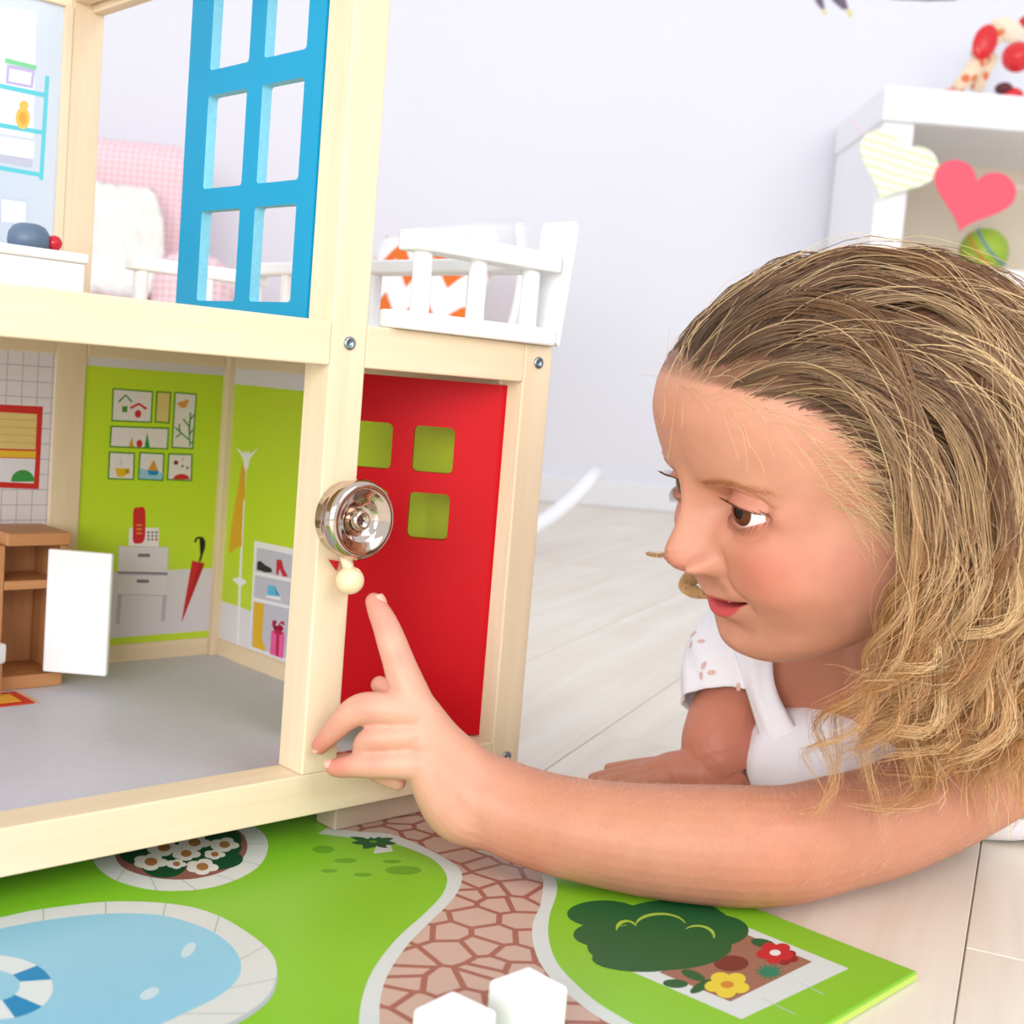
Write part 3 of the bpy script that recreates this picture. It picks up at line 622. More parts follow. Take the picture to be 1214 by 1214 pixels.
bm = bmesh.new(); bm_box(bm, (-.012, -.006, 0), (.004, .006, .009), .002, 2); pkt = from_bm('toy_packet', bm, mat('pink_dots', rgb(236, 190, 200), .5, noise=.35, nscale=900))
pkt.location = hw(-7.4, 21.6, ctz + .01); pkt.rotation_euler = (0, 0, YAW); tag(pkt, 'pink speckled toy packet on the white counter', 'toy packet')
# white blocks in front of the board
for (x, y, r, lab) in ((627, 1166, .62, 'white wooden cube on the stone path, upper one of the two'), (540, 1197, .75, 'white wooden cube lower down the path, cut by the picture edge')):
    h = .0205; q = on_z(x, y, ZB + h)
    bm = bmesh.new(); bm_box(bm, (-h / 2, -h / 2, 0), (h / 2, h / 2, h), .0022, 4)
    o = from_bm('white_block', bm, WHITE_PAINT, None, False)
    o.location = (q[0], q[1], ZB + .0004); o.rotation_euler = (0, 0, r + .16); tag(o, lab, 'block', 'white wooden blocks')

# ------------------------------------------------------------------ background furniture
def P3(x, y, d): return Vector(dep(x, y, d))
PINK = bpy.data.materials.new('pink_gingham'); PINK.use_nodes = True
_nt = PINK.node_tree; _b = _nt.nodes['Principled BSDF']; _b.inputs['Roughness'].default_value = .9
_tc = _nt.nodes.new('ShaderNodeTexCoord'); _ck = _nt.nodes.new('ShaderNodeTexBrick'); _ck.offset = 0; _ck.inputs['Scale'].default_value = 100; _ck.inputs['Brick Width'].default_value = 1.1; _ck.inputs['Row Height'].default_value = 1.1; _ck.inputs['Mortar Size'].default_value = .18
_ck.inputs['Color1'].default_value = rgb(240, 190, 200); _ck.inputs['Color2'].default_value = rgb(240, 190, 200); _ck.inputs['Mortar'].default_value = rgb(250, 226, 230)
_mp = _nt.nodes.new('ShaderNodeMapping'); _mp.inputs['Rotation'].default_value = (PI / 2, 0, 0)
_nt.links.new(_tc.outputs['Object'], _mp.inputs[0]); _nt.links.new(_mp.outputs[0], _ck.inputs['Vector']); _nt.links.new(_ck.outputs['Color'], _b.inputs['Base Color'])
ac = P3(60, 300, 2.15); ac.z = 0
chair = empty('armchair', tuple(ac), .12)
tag(chair, 'pink gingham child armchair seen behind the blue window door', 'armchair')
def soft(name, lo, hi, bev, m, parent, seg=5):
    bm = bmesh.new(); bm_box(bm, lo, hi, bev, seg); return from_bm(name, bm, m, parent, True)
soft('backrest', (-.24, .16, .08), (.215, .34, .615), .06, PINK, chair)
soft('seat', (-.2, -.2, .08), (.2, .18, .28), .04, PINK, chair)
soft('armrest', (.19, -.2, .06), (.31, .26, .40), .055, PINK, chair)
soft('armrest', (-.33, -.2, .06), (-.21, .26, .40), .055, PINK, chair)
for x in (-.26, .24):
    for y in (-.15, .2): box('leg', (x - .02, y - .02, 0), (x + .02, y + .02, .085), BEECH[2], chair, .004)
# white fleece thrown over the seat back
bm = bmesh.new(); g = 44
grid = []
for i in range(g):
    row = []
    for j in range(g):
        u_, v_ = i / (g - 1), j / (g - 1)
        x = -.16 + .30 * u_ + .03 * math.sin(v_ * 6); yz = spline([(.135, .50), (.115, .45), (.10, .38), (.06, .31), (-.04, .30), (-.16, .298), (-.222, .27), (-.226, .18)], g)[j]
        n = .010 * math.sin(13 * u_ + 5 * v_) * math.sin(11 * v_ + 3 * u_) + random.uniform(-.003, .003)
        row.append(bm.verts.new((x, yz[0] - .012 - abs(n), yz[1] + .014 + abs(n))))
    grid.append(row)
for i in range(g - 1):
    for j in range(g - 1): bm.faces.new((grid[i][j], grid[i + 1][j], grid[i + 1][j + 1], grid[i][j + 1]))
fur = from_bm('fleece_throw', bm, mat('fleece', rgb(246, 242, 236), .95, bump=.8, nscale=60), None, True)
md = fur.modifiers.new('thickness', 'SOLIDIFY'); md.thickness = .012; md.offset = 1
fur.location = chair.location; fur.rotation_euler = chair.rotation_euler
tag(fur, 'fluffy white fleece thrown over the pink armchair', 'throw')

# white rocking chair with an orange zigzag cushion
rc = P3(446, 520, 1.75); rc.z = 0
rock = empty('rocking_chair', tuple(rc), .0)
tag(rock, 'white shell rocking chair behind the doll house balcony', 'rocking chair')
SHELL = mat('white_shell', rgb(246, 246, 250), .35)
bm = bmesh.new(); G = 30; gr = []
for i in range(G):
    row = []
    for j in range(G):
        a = -1 + 2 * i / (G - 1); v_ = j / (G - 1)
        prof = spline([(-.20, .235), (-.16, .222), (-.02, .21), (.11, .225), (.16, .29), (.185, .38), (.20, .462)], G)[j]
        w = .17 * (1 - .55 * max(0, v_ - .72) ** 2 / .08 * .45) * (1 - .3 * max(0, .15 - v_) / .15)
        c = abs(a) ** 2.5
        row.append(bm.verts.new((a * w, prof[0] - (.09 * c if v_ > .5 else .02 * c), prof[1] + (.05 * c if v_ <= .55 else -.035 * c * (v_ - .5)))))
    gr.append(row)
for i in range(G - 1):
    for j in range(G - 1): bm.faces.new((gr[i][j], gr[i + 1][j], gr[i + 1][j + 1], gr[i][j + 1]))
shl = from_bm('shell_seat', bm, SHELL, rock, True); md = shl.modifiers.new('thickness', 'SOLIDIFY'); md.thickness = .008
for x in (-.15, .15):
    bm = bmesh.new(); arcp = [(x, .02 + .34 * math.sin(a), .012 + .32 * (1 - math.cos(a))) for a in np.linspace(-.95, .85, 20)]
    tube_mesh(bm, arcp, .011, 12); from_bm('runner', bm, SHELL, rock, True)
for x in (-1, 1):
    for y in (-1, 1):
        bm = bmesh.new(); tube_mesh(bm, [(x * .10, y * .08, .215), (x * .148, .02 + y * .14, .04)], .008, 10); from_bm('leg', bm, SHELL, rock, True)
rock.rotation_euler = (0, 0, math.radians(-48))

CHEV = bpy.data.materials.new('orange_zigzag_fabric'); CHEV.use_nodes = True
_nt = CHEV.node_tree; _b = _nt.nodes['Principled BSDF']; _b.inputs['Roughness'].default_value = .9
def _math(op, a, b=None, c=None):
    n = _nt.nodes.new('ShaderNodeMath'); n.operation = op
    for i, v in enumerate((a, b, c)):
        if v is None: continue
        if isinstance(v, (int, float)): n.inputs[i].default_value = v
        else: _nt.links.new(v, n.inputs[i])
    return n.outputs[0]
_tc = _nt.nodes.new('ShaderNodeTexCoord'); _sx = _nt.nodes.new('ShaderNodeSeparateXYZ'); _nt.links.new(_tc.outputs['Object'], _sx.inputs[0])
_zz = _math('PINGPONG', _math('MULTIPLY', _sx.outputs[0], 1.0), .042)
_v = _math('FRACT', _math('MULTIPLY', _math('SUBTRACT', _sx.outputs[2], _zz), 13.0))
_gt = _math('LESS_THAN', _v, .38)
_mx = _nt.nodes.new('ShaderNodeMix'); _mx.data_type = 'RGBA'; _mx.inputs[6].default_value = rgb(250, 248, 248); _mx.inputs[7].default_value = rgb(238, 116, 36)
_nt.links.new(_gt, _mx.inputs[0]); _nt.links.new(_mx.outputs[2], _b.inputs['Base Color'])
bm = bmesh.new(); g = 26; S = {}
for sgn in (1, -1):
    for i in range(g):
        for j in range(g):
            a, b = -1 + 2 * i / (g - 1), -1 + 2 * j / (g - 1)
            t = .03 * ((1 - a ** 4) * (1 - b ** 4)) ** .5
            if sgn == -1 and (i in (0, g - 1) or j in (0, g - 1)): S[(sgn, i, j)] = S[(1, i, j)]
            else: S[(sgn, i, j)] = bm.verts.new((a * .125 * (1 - .06 * (1 - abs(b))), sgn * t, b * .088 * (1 - .06 * (1 - abs(a)))))
    for i in range(g - 1):
        for j in range(g - 1):
            f = [S[(sgn, i, j)], S[(sgn, i + 1, j)], S[(sgn, i + 1, j + 1)], S[(sgn, i, j + 1)]]
            if len(set(f)) == 4: bm.faces.new(f)
cu = from_bm('cushion', bm, CHEV, None, True)
cu.matrix_world = Matrix.Translation(rock.location) @ Matrix.Rotation(math.radians(-48), 4, 'Z') @ Matrix.Translation((.02, .045, .342)) @ Matrix.Rotation(math.radians(-14), 4, 'X')
tag(cu, 'white cushion with orange zigzag stripes leaning in the rocking chair', 'cushion')

# white bookcase against the wall
bk = P3(1024, 300, 2.30); BKX = bk.x; BKY = 2.30
case = empty('bookcase', (BKX, BKY, 0), 0)
tag(case, 'white open bookcase with a heart garland across its front', 'bookcase')
BKW = mat('bookcase_white', rgb(246, 246, 250), .4); ztop = float(dep(1110, 118, 2.30)[2]); zbt = float(dep(1110, 158, 2.30)[2])
box('side_panel', (0, 0, 0), (.055, .34, zbt), BKW, case, .003); box('side_panel', (.945, 0, 0), (1.0, .34, zbt), BKW, case, .003)
box('top_board', (-.005, -.01, zbt), (1.005, .34, ztop), BKW, case, .004)
box('back_panel', (.055, .325, .05), (.945, .338, zbt), mat('bookcase_back', rgb(236, 222, 200), .6), case)
box('shelf', (.055, 0, .05), (.945, .325, .09), BKW, case, .003); _sz = float(dep(1166, 300, 2.42)[2]) - .0455
box('shelf', (.055, 0, _sz - .035), (.945, .325, _sz), BKW, case, .003)
# heart garland
def heart(name, px, py, w, d, m, tilt, lab, stripes=None):
    c = Vector(hit(px, py, np.array([0, 1., 0]), d)); sc = w / F_PX * d / 32.0
    pts = []
    for k in range(48):
        a = 2 * PI * k / 48
        x = 16 * math.sin(a) ** 3; z = 13 * math.cos(a) - 5 * math.cos(2 * a) - 2 * math.cos(3 * a) - math.cos(4 * a)
        pts.append((x * sc, z * sc * .88))
    bm = bmesh.new(); prism(bm, pts, 1, lambda x, z, e: (x, e * .003, z))
    o = from_bm(name, bm, m, None); o.location = c; o.rotation_euler = (0, -tilt, 0); tag(o, lab, 'heart', 'paper hearts on the garland'); return o
STRIPE = bpy.data.materials.new('pale_green_striped_paper'); STRIPE.use_nodes = True
_nt = STRIPE.node_tree; _b = _nt.nodes['Principled BSDF']; _tc = _nt.nodes.new('ShaderNodeTexCoord'); _wv = _nt.nodes.new('ShaderNodeTexWave'); _wv.inputs['Scale'].default_value = 32; _wv.inputs['Distortion'].default_value = 2; _wv.bands_direction = 'DIAGONAL'
_mp = _nt.nodes.new('ShaderNodeMapping'); _mp.inputs['Rotation'].default_value = (0, .9, 0)
_rp = _nt.nodes.new('ShaderNodeValToRGB'); _rp.color_ramp.elements[0].position = .3; _rp.color_ramp.elements[0].color = rgb(226, 236, 196); _rp.color_ramp.elements[1].color = rgb(252, 252, 246)
_nt.links.new(_tc.outputs['Object'], _mp.inputs[0]); _nt.links.new(_mp.outputs[0], _wv.inputs['Vector']); _nt.links.new(_wv.outputs['Fac'], _rp.inputs[0]); _nt.links.new(_rp.outputs[0], _b.inputs['Base Color'])
heart('paper_heart', 1062, 196, 96, BKY - .016, STRIPE, -.32, 'pale green striped paper heart hanging from the bookcase')
heart('paper_heart', 1153, 230, 98, BKY - .02, flat(240, 88, 110), -.22, 'coral red paper heart hanging from the bookcase')
bm = bmesh.new(); gl = spline([tuple(hit(x, y, np.array([0, 1., 0]), BKY - .0125)) for x, y in ((1006, 140), (1035, 165), (1110, 205), (1200, 222), (1290, 215), (1400, 160))], 40)
tube_mesh(bm, gl, .0014, 6); tag(from_bm('garland_string', bm, flat(246, 214, 220), None, True), 'thin pale pink string carrying the paper hearts', 'string')
# spotted toy dog-giraffe on top
SPOT = bpy.data.materials.new('cream_with_orange_spots'); SPOT.use_nodes = True
_nt = SPOT.node_tree; _b = _nt.nodes['Principled BSDF']; _tc = _nt.nodes.new('ShaderNodeTexCoord'); _vo = _nt.nodes.new('ShaderNodeTexVoronoi'); _vo.inputs['Scale'].default_value = 40; _vo.inputs['Randomness'].default_value = .8
_rp = _nt.nodes.new('ShaderNodeValToRGB'); _rp.color_ramp.elements[0].position = .30; _rp.color_ramp.elements[0].color = rgb(232, 120, 60); _rp.color_ramp.elements[1].position = .36; _rp.color_ramp.elements[1].color = rgb(250, 226, 192)
_nt.links.new(_tc.outputs['Object'], _vo.inputs['Vector']); _nt.links.new(_vo.outputs['Distance'], _rp.inputs[0]); _nt.links.new(_rp.outputs[0], _b.inputs['Base Color'])
gd = 2.40
gx = P3(1165, 108, gd); toy = empty('giraffe_toy', (gx.x, gd, ztop + .0005), 0)
tag(toy, 'cream and orange spotted toy giraffe with red ears on the bookcase', 'toy')
def tp(px, py, dy=0.0):
    p = P3(px, py, gd + dy); return (p.x - gx.x, p.y - gd, p.z - ztop - .0005)
def ball(name, c, r, m, parent, sc=(1, 1, 1), rot=(0, 0, 0)):
    bm = bmesh.new(); bmesh.ops.create_uvsphere(bm, u_segments=24, v_segments=16, radius=r)
    for v in bm.verts: v.co = Vector((v.co.x * sc[0], v.co.y * sc[1], v.co.z * sc[2]))
    o = from_bm(name, bm, m, parent, True); o.location = c; o.rotation_euler = rot; return o
TR = mat('toy_red', rgb(222, 40, 44), .25)
def toytube(name, pts, rad, m):
    bm = bmesh.new(); tube_mesh(bm, [tp(*p) for p in pts], rad, 16); return from_bm(name, bm, m, toy, True)
toytube('front_leg', [(1168, 62), (1152, 86), (1134, 107)], [.016, .016, .013], SPOT)
toytube('hind_leg', [(1176, 66, .03), (1164, 88, .03), (1158, 107, .03)], [.014, .014, .012], SPOT)
toytube('neck', [(1160, 66), (1172, 48), (1184, 36)], [.018, .018, .02], SPOT)
ball('head', tp(1194, 36), .026, mat('toy_cream', rgb(250, 232, 208), .5), toy, (1.35, .8, .8), (0, .3, 0))
ball('nose', tp(1216, 26), .012, TR, toy)
ball('ear', tp(1168, 50, -.02), .03, TR, toy, (.75, .3, 1.1), (0, .25, 0))
ball('hoof', tp(1126, 109), .009, mat('toy_orange', rgb(232, 110, 50), .4), toy, (1.6, 1, .6))
bt = empty('bead_figure', (P3(1185, 105, gd - .04).x, gd - .04, ztop + .0005), 0)
tag(bt, 'toy figure of stacked glossy red balls beside the giraffe', 'toy')
zb_ = float(P3(1186, 80, gd - .04)[2]) - ztop
ball('body_ball', (0, 0, .015), .0165, TR, bt, (1.25, 1, .9)); ball('head_ball', (.001, 0, zb_), .0265, TR, bt)
ball('base_disc', (-.016, 0, .026), .016, mat('toy_dark', rgb(90, 30, 34), .4), bt, (1, 1, .7))
# bright ball on the shelf
gb = P3(1166, 300, 2.42); gbt = empty('toy_ball', tuple(gb - Vector((0, 0, .0435))), 0)
SH = .39 + .0
o = ball('ball_shell', (0, 0, .045), .045, mat('toy_green', rgb(166, 196, 60), .35), gbt)
bm = bmesh.new()
for rr, zc, mi in ((.0452, .0, 0), (.0452, .018, 1)):
    pts = [(rr * .93 * math.cos(a) if mi else rr * math.cos(a), rr * .93 * math.sin(a) if mi else rr * math.sin(a), zc) for a in np.linspace(0, 2 * PI, 40)]
    tube_mesh(bm, [(x * .97, y * .97, z * .97) for x, y, z in pts], .0022, 8, mi=mi)
st = from_bm('ball_stripe', bm, [flat(232, 130, 60), flat(90, 150, 190)], gbt, True); st.rotation_euler = (.5, .8, 0); st.location = (0, 0, .045)
tag(gbt, 'green toy ball with orange and blue stripes in the bookcase', 'toy ball')
# wall sticker of a branch with bird feet
def wpt(x, y): p = hit(x, y, np.array([0, 1., 0]), WALL_Y - .0006); return (p[0], p[2])
def wmap(x, y, k): return (x, WALL_Y - .0006 - .0001 * k, y)
VIO = flat(110, 92, 116)
tag(printed('branch_sticker', [(VIO, [wpt(*p) for p in ((1052, -12), (1135, -14), (1134, 0), (1100, 1), (1056, -1))])], wmap, None), 'dark violet branch sticker on the white wall', 'wall sticker')
tag(printed('bird_sticker', [(VIO, [wpt(*p) for p in ((966, -20), (974, -8), (978, 10), (974, 11), (968, 4), (960, -15))]), (VIO, [wpt(*p) for p in ((984, -18), (1000, -8), (1006, 10), (1000, 12), (990, 4), (980, -8))]), (flat(232, 214, 120), [wpt(*p) for p in ((1002, 10), (1010, 14), (1009, 22), (1005, 16))]), (flat(232, 214, 120), [wpt(*p) for p in ((974, 11), (980, 13), (979, 19), (976, 15))])], wmap, None), 'violet bird sticker with yellow feet on the white wall', 'wall sticker')

# ------------------------------------------------------------------ the girl
SKIN = bpy.data.materials.new('skin'); SKIN.use_nodes = True
_nt = SKIN.node_tree; _b = _nt.nodes['Principled BSDF']; _b.inputs['Roughness'].default_value = .48; _b.inputs['Specular IOR Level'].default_value = .35
_b.inputs['Subsurface Weight'].default_value = .25; _b.inputs['Subsurface Radius'].default_value = (1.0, .35, .2); _b.inputs['Subsurface Scale'].default_value = .004
_at = _nt.nodes.new('ShaderNodeAttribute'); _at.attribute_name = 'tint'
_n = _nt.nodes.new('ShaderNodeTexNoise'); _n.inputs['Scale'].default_value = 90; _n.inputs['Detail'].default_value = 4
_tc = _nt.nodes.new('ShaderNodeTexCoord'); _nt.links.new(_tc.outputs['Object'], _n.inputs['Vector'])
_mx = _nt.nodes.new('ShaderNodeMix'); _mx.data_type = 'RGBA'; _mx.blend_type = 'MULTIPLY'; _mx.inputs[0].default_value = .25
_nt.links.new(_at.outputs['Color'], _mx.inputs[6]); _cr = _nt.nodes.new('ShaderNodeValToRGB'); _cr.color_ramp.elements[0].color = (.75, .62, .58, 1); _cr.color_ramp.elements[0].position = .3; _cr.color_ramp.elements[1].position = .7; _nt.links.new(_n.outputs['Fac'], _cr.inputs[0]); _nt.links.new(_cr.outputs[0], _mx.inputs[7]); _nt.links.new(_mx.outputs[2], _b.inputs['Base Color'])
_n2 = _nt.nodes.new('ShaderNodeTexNoise'); _n2.inputs['Scale'].default_value = 900; _nt.links.new(_tc.outputs['Object'], _n2.inputs['Vector'])
_bp = _nt.nodes.new('ShaderNodeBump'); _bp.inputs['Strength'].default_value = .12; _bp.inputs['Distance'].default_value = .0004; _nt.links.new(_n2.outputs['Fac'], _bp.inputs['Height']); _nt.links.new(_bp.outputs[0], _b.inputs['Normal'])
BASE = np.array(rgb(206, 147, 122)[:3]); BLUSH = np.array(rgb(204, 108, 94)[:3]); LIPC = np.array(rgb(204, 74, 84)[:3]); DARKM = np.array(rgb(110, 30, 34)[:3]); NAILC = np.array(rgb(244, 196, 184)[:3])

# --- head, in centimetres: x to her right, y forward, z up, origin between the ears
HROT = (107.0, -18.0, -6.0); HSC = 1.05; HPX = (1003, 531); HDEP = .62
def eul(a, b, c):
    a, b, c = (math.radians(v) for v in (a, b, c)); ca, sa, cb, sb, cc, sc = math.cos(a), math.sin(a), math.cos(b), math.sin(b), math.cos(c), math.sin(c)
    return np.array([[ca, -sa, 0], [sa, ca, 0], [0, 0, 1]]) @ np.array([[1, 0, 0], [0, cb, -sb], [0, sb, cb]]) @ np.array([[cc, 0, sc], [0, 1, 0], [-sc, 0, cc]])
HR = eul(*HROT); HC = dep(*HPX, HDEP)
def h2w(p): return HC + (np.asarray(p, float) * HSC / 100) @ HR.T
def w2h(p): return ((np.asarray(p, float) - HC) @ HR) * 100 / HSC
TZ = np.array([-8.75, -8.6, -8.3, -7.8, -7.1, -6.2, -5.2, -4, -2.5, -1, .5, 2, 3.3, 4.5, 5.6, 6.35, 6.95, 7.35, 7.55, 7.65])
TF = np.array([4.6, 5.6, 6.35, 6.8, 7.0, 7.05, 7.25, 7.65, 7.75, 7.75, 8.0, 8.3, 8.4, 8.1, 7.4, 6.2, 4.6, 2.9, 1.4, 0])
TBk = np.array([4.0, 2.8, 1.8, .8, -.7, -2.7, -4.6, -6.2, -7.5, -8.3, -8.8, -9.0, -8.9, -8.5, -7.7, -6.5, -4.9, -3.2, -1.6, -.2])
TW = np.array([.4, 1.5, 2.5, 3.5, 4.5, 5.3, 5.95, 6.4, 6.75, 6.95, 7.1, 7.1, 6.9, 6.5, 5.8, 4.8, 3.5, 2.3, 1.2, .05])
def pch(xq, x, y):
    """monotone cubic"""
    h = np.diff(x); d = np.diff(y) / h; m = np.zeros_like(y)
    m[1:-1] = np.where(d[1:] * d[:-1] > 0, 2 * d[1:] * d[:-1] / (d[1:] + d[:-1] + 1e-12), 0); m[0], m[-1] = d[0], d[-1]
    k = np.clip(np.searchsorted(x, xq) - 1, 0, len(h) - 1); t = (xq - x[k]) / h[k]; H_ = h[k]
    return (2 * t**3 - 3 * t**2 + 1) * y[k] + (t**3 - 2 * t**2 + t) * H_ * m[k] + (-2 * t**3 + 3 * t**2) * y[k + 1] + (t**3 - t**2) * H_ * m[k + 1]
EYE = np.array([2.95, 6.15, -.55]); ER = 1.22
def G(v, c, s): return np.exp(-((v - c) / s) ** 2)
NZ = 300; NP = 380
zz_ = np.concatenate([np.linspace(-8.75, -6.5, 44)[:-1], np.linspace(-6.5, 1.2, 190)[:-1], np.linspace(1.2, 7.65, 60)])
NZ = len(zz_)
# angle samples denser at the front
u_ = np.linspace(-1, 1, NP, endpoint=False); ph_ = PI * (.52 * u_ + .48 * u_ ** 3)
Z, PH = np.meshgrid(zz_, ph_, indexing='ij')
f_, b_, w_ = pch(Z, TZ, TF), pch(Z, TZ, TBk), pch(Z, TZ, TW)
mid = -1.0 + .9 * .9 * np.log1p(np.exp((-3 - Z) / .9)); mid = np.minimum(mid, f_ - .3); mid = np.maximum(mid, b_ + .1)
cs, sn = np.cos(PH), np.sin(PH)
n_ = np.where(cs > 0, 2.35, 2.05)
ext = np.where(cs > 0, f_ - mid, mid - b_)
r_ = (np.abs(sn / np.maximum(w_, .02)) ** n_ + np.abs(cs / np.maximum(ext, .02)) ** n_) ** (-1 / n_)
X, Y = r_ * sn, mid + r_ * cs
front = np.clip((Y - 1.5) / 3.0, 0, 1)
ax = np.abs(X)
# cheeks, brow, sockets
nx_ = sn * .55; 
def puff(a, cx, cz, sx, sz):
    global X, Y
    g = a * G(ax, cx, sx) * G(Z, cz, sz) * front
    Y = Y + g * .75; X = X + np.sign(X) * g * .55
puff(.75, 4.4, -3.9, 2.0, 1.9); puff(.25, 3.2, -1.9, 1.4, .9)
puff(-.3, 6.3, -.6, 1.2, 1.4)
dy = np.zeros_like(Y)
dy += .2 * G(ax, 2.6, 1.9) * G(Z, .75, .5)
dy += -.85 * G(ax, 2.5, 1.25) * G(Z, -.35, .95) - .35 * G(ax, 1.15, .6) * G(Z, -.1, .9)
# nose
nzp = np.array([-4.2, -3.9, -3.7, -3.5, -3.25, -2.95, -2.6, -2.25, -1.9, -1.4, -.8, -.2, .4, 1.0, 1.6]); nh = np.array([0, .12, .5, 1.0, 1.38, 1.62, 1.72, 1.68, 1.48, 1.12, .8, .52, .3, .12, 0])
nhz = np.where((Z > -4.3) & (Z < 1.6), np.interp(Z, nzp, nh), 0)
nw = np.interp(Z, [-4.3, -3.4, -2.8, -1.8, -.6, 1], [.85, .95, 1.02, .7, .5, .6])
dy += nhz * np.exp(-(ax / nw) ** 2.4)
dy += 1.0 * G(ax, 1.22, .40) * G(Z, -3.12, .40) - .22 * G(ax, 1.75, .3) * G(Z, -3.0, .55) + .15 * G(ax, .9, .9) * G(Z, -3.0, .9)
dy += -.35 * G(ax, .48, .2) * G(Z, -3.72, .16)
# mouth
mz = -5.30 + .42 * (ax / 2.2) ** 2
dy += .10 * G(ax, 0, 2.4) * G(Z, -5.1, 1.4)
dy += .42 * G(ax, 0, 1.45) * G(Z, mz + .40, .30) + .50 * G(ax, 0, 1.25) * G(Z, mz - .55, .36)
slit = G(ax, 0, 1.75) ** 1
dy += -.85 * np.where(ax < 2.15, np.clip(1.15 - (ax / 2.15) ** 4, 0, 1), 0) * G(Z, mz - .02, .13 * np.clip(1.25 - ax / 2.6, .3, 1.2))
dy += -.22 * G(ax, 2.25, .45) * G(Z, mz, .5) - .10 * G(ax, 0, .28) * G(Z, -4.25, .32)
dy += -.30 * G(ax, 0, 1.5) * G(Z, -6.55, .36) + .36 * G(ax, 0, 1.5) * G(Z, -7.45, .75)
# smile fold
fx = 1.55 + (-3.3 - Z) * .55
dy += -.14 * G(ax, fx, .28) * G(Z, -4.3, .9)
Y = Y + dy * front
# eyelids
for sx in (-1, 1):
    ddx = X - sx * EYE[0]; side = np.sign(sx) * 1.0
    t = ddx * sx                                     # + is outwards
    ue = np.clip((t + 1.45) / 2.95, 0, 1)
    lidu = EYE[2] - .12 + .62 * np.sin(PI * ue ** .85) ** .8 + .06 * (ue - .5); lidl = EYE[2] - .12 - .40 * np.sin(PI * ue ** 1.1) ** .9
    inx = (t > -1.45) & (t < 1.5)
    ddz = Z - EYE[2]; rr = np.sqrt(np.maximum(ER ** 2 - (ddx * .92) ** 2 - (ddz * .95) ** 2, .02)); ys = EYE[1] + rr
    d = np.maximum(Z - lidu, lidl - Z); dt_ = np.maximum(np.maximum(t - 1.5, -1.45 - t), 0); d = np.where(inx, d, np.hypot(np.maximum(d, 0), dt_) + .01)
    reg = (np.abs(ddx) < 2.6) & (np.abs(ddz) < 2.0) & (Y > 3)
    wgt = np.exp(-(np.maximum(d, 0) / .62) ** 2) * reg
    lid = ys + .13 - .03 * np.clip(d / .5, 0, 1)
    # crease above the upper lid
    cre = -.16 * np.exp(-((Z - lidu - .42) / .13) ** 2) * np.exp(-(t / 1.5) ** 4) * reg
    Ynew = Y * (1 - wgt) + np.maximum(lid, np.where(wgt > .12, ys + .07, -9)) * wgt + cre
    Ynew = np.where((d < 0) & reg, ys - .3, Ynew)
    Y = np.where(reg, Ynew, Y)
HV = np.stack([X, Y, Z], -1).reshape(-1, 3)
HF = []
for i in range(NZ - 1):
    a = i * NP + np.arange(NP); b = i * NP + (np.arange(NP) + 1) % NP
    HF.append(np.stack([a, b, b + NP, a + NP], -1))
HF = np.concatenate(HF)
top = len(HV); HV = np.vstack([HV, [0, -.2, 7.67], [0, 4.3, -8.77]])
HT = [(int((NZ - 1) * NP + k), int((NZ - 1) * NP + (k + 1) % NP), top) for k in range(NP)] + [(int((k + 1) % NP), int(k), top + 1) for k in range(NP)]
# tints
axv, zv, yv = np.abs(HV[:, 0]), HV[:, 2], HV[:, 1]
fr = np.clip((yv - 2) / 2, 0, 1)
HTINT = np.tile(BASE, (len(HV), 1))
def mixc(T, c, w): return T * (1 - w[:, None]) + c * w[:, None]
HTINT = mixc(HTINT, BLUSH, .55 * G(axv, 4.2, 1.9) * G(zv, -3.0, 1.7) * fr + .35 * G(axv, 0, 1.1) * G(zv, -3.0, .8) * fr)
HTINT = mixc(HTINT, BLUSH * .9, np.clip(.55 * G(axv, 3.1, 1.6) * G(zv, -.55, .75) * fr, 0, 1))
mzv = -5.30 + .42 * (axv / 2.2) ** 2
up_h = .52 * np.clip(1 - (axv / 2.25) ** 2.2, 0, 1) - .07 * G(axv, 0, .3); lo_h = .80 * np.clip(1 - (axv / 2.1) ** 2.6, 0, 1)
lipw = np.clip((up_h - (zv - mzv)) / .10, 0, 1) * np.clip((lo_h + (zv - mzv)) / .12, 0, 1) * (yv > 5)
HTINT = mixc(HTINT, LIPC, lipw * .9)
HTINT = mixc(HTINT, DARKM, np.clip(G(zv, mzv - .02, .10) * np.clip((2.0 - axv) / .3, 0, 1), 0, 1) * (yv > 5))
# soft fair brows
bz = .62 + .30 * np.sin(PI * np.clip((axv - 1.2) / 3.6, 0, 1)) - .12 * np.clip(axv - 3.4, 0, 9)
HTINT = mixc(HTINT, np.array(rgb(190, 130, 80)[:3]), .35 * G(zv, bz, .17) * np.clip((axv - 1.1) / .5, 0, 1) * np.clip((4.9 - axv) / 1.2, 0, 1) * (yv > 4))
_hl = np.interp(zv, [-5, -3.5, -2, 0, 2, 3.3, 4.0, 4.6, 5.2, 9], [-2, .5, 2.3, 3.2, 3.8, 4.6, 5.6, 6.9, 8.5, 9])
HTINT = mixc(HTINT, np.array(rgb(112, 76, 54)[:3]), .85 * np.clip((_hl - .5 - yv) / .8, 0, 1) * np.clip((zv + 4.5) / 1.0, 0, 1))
HW = h2w(HV)

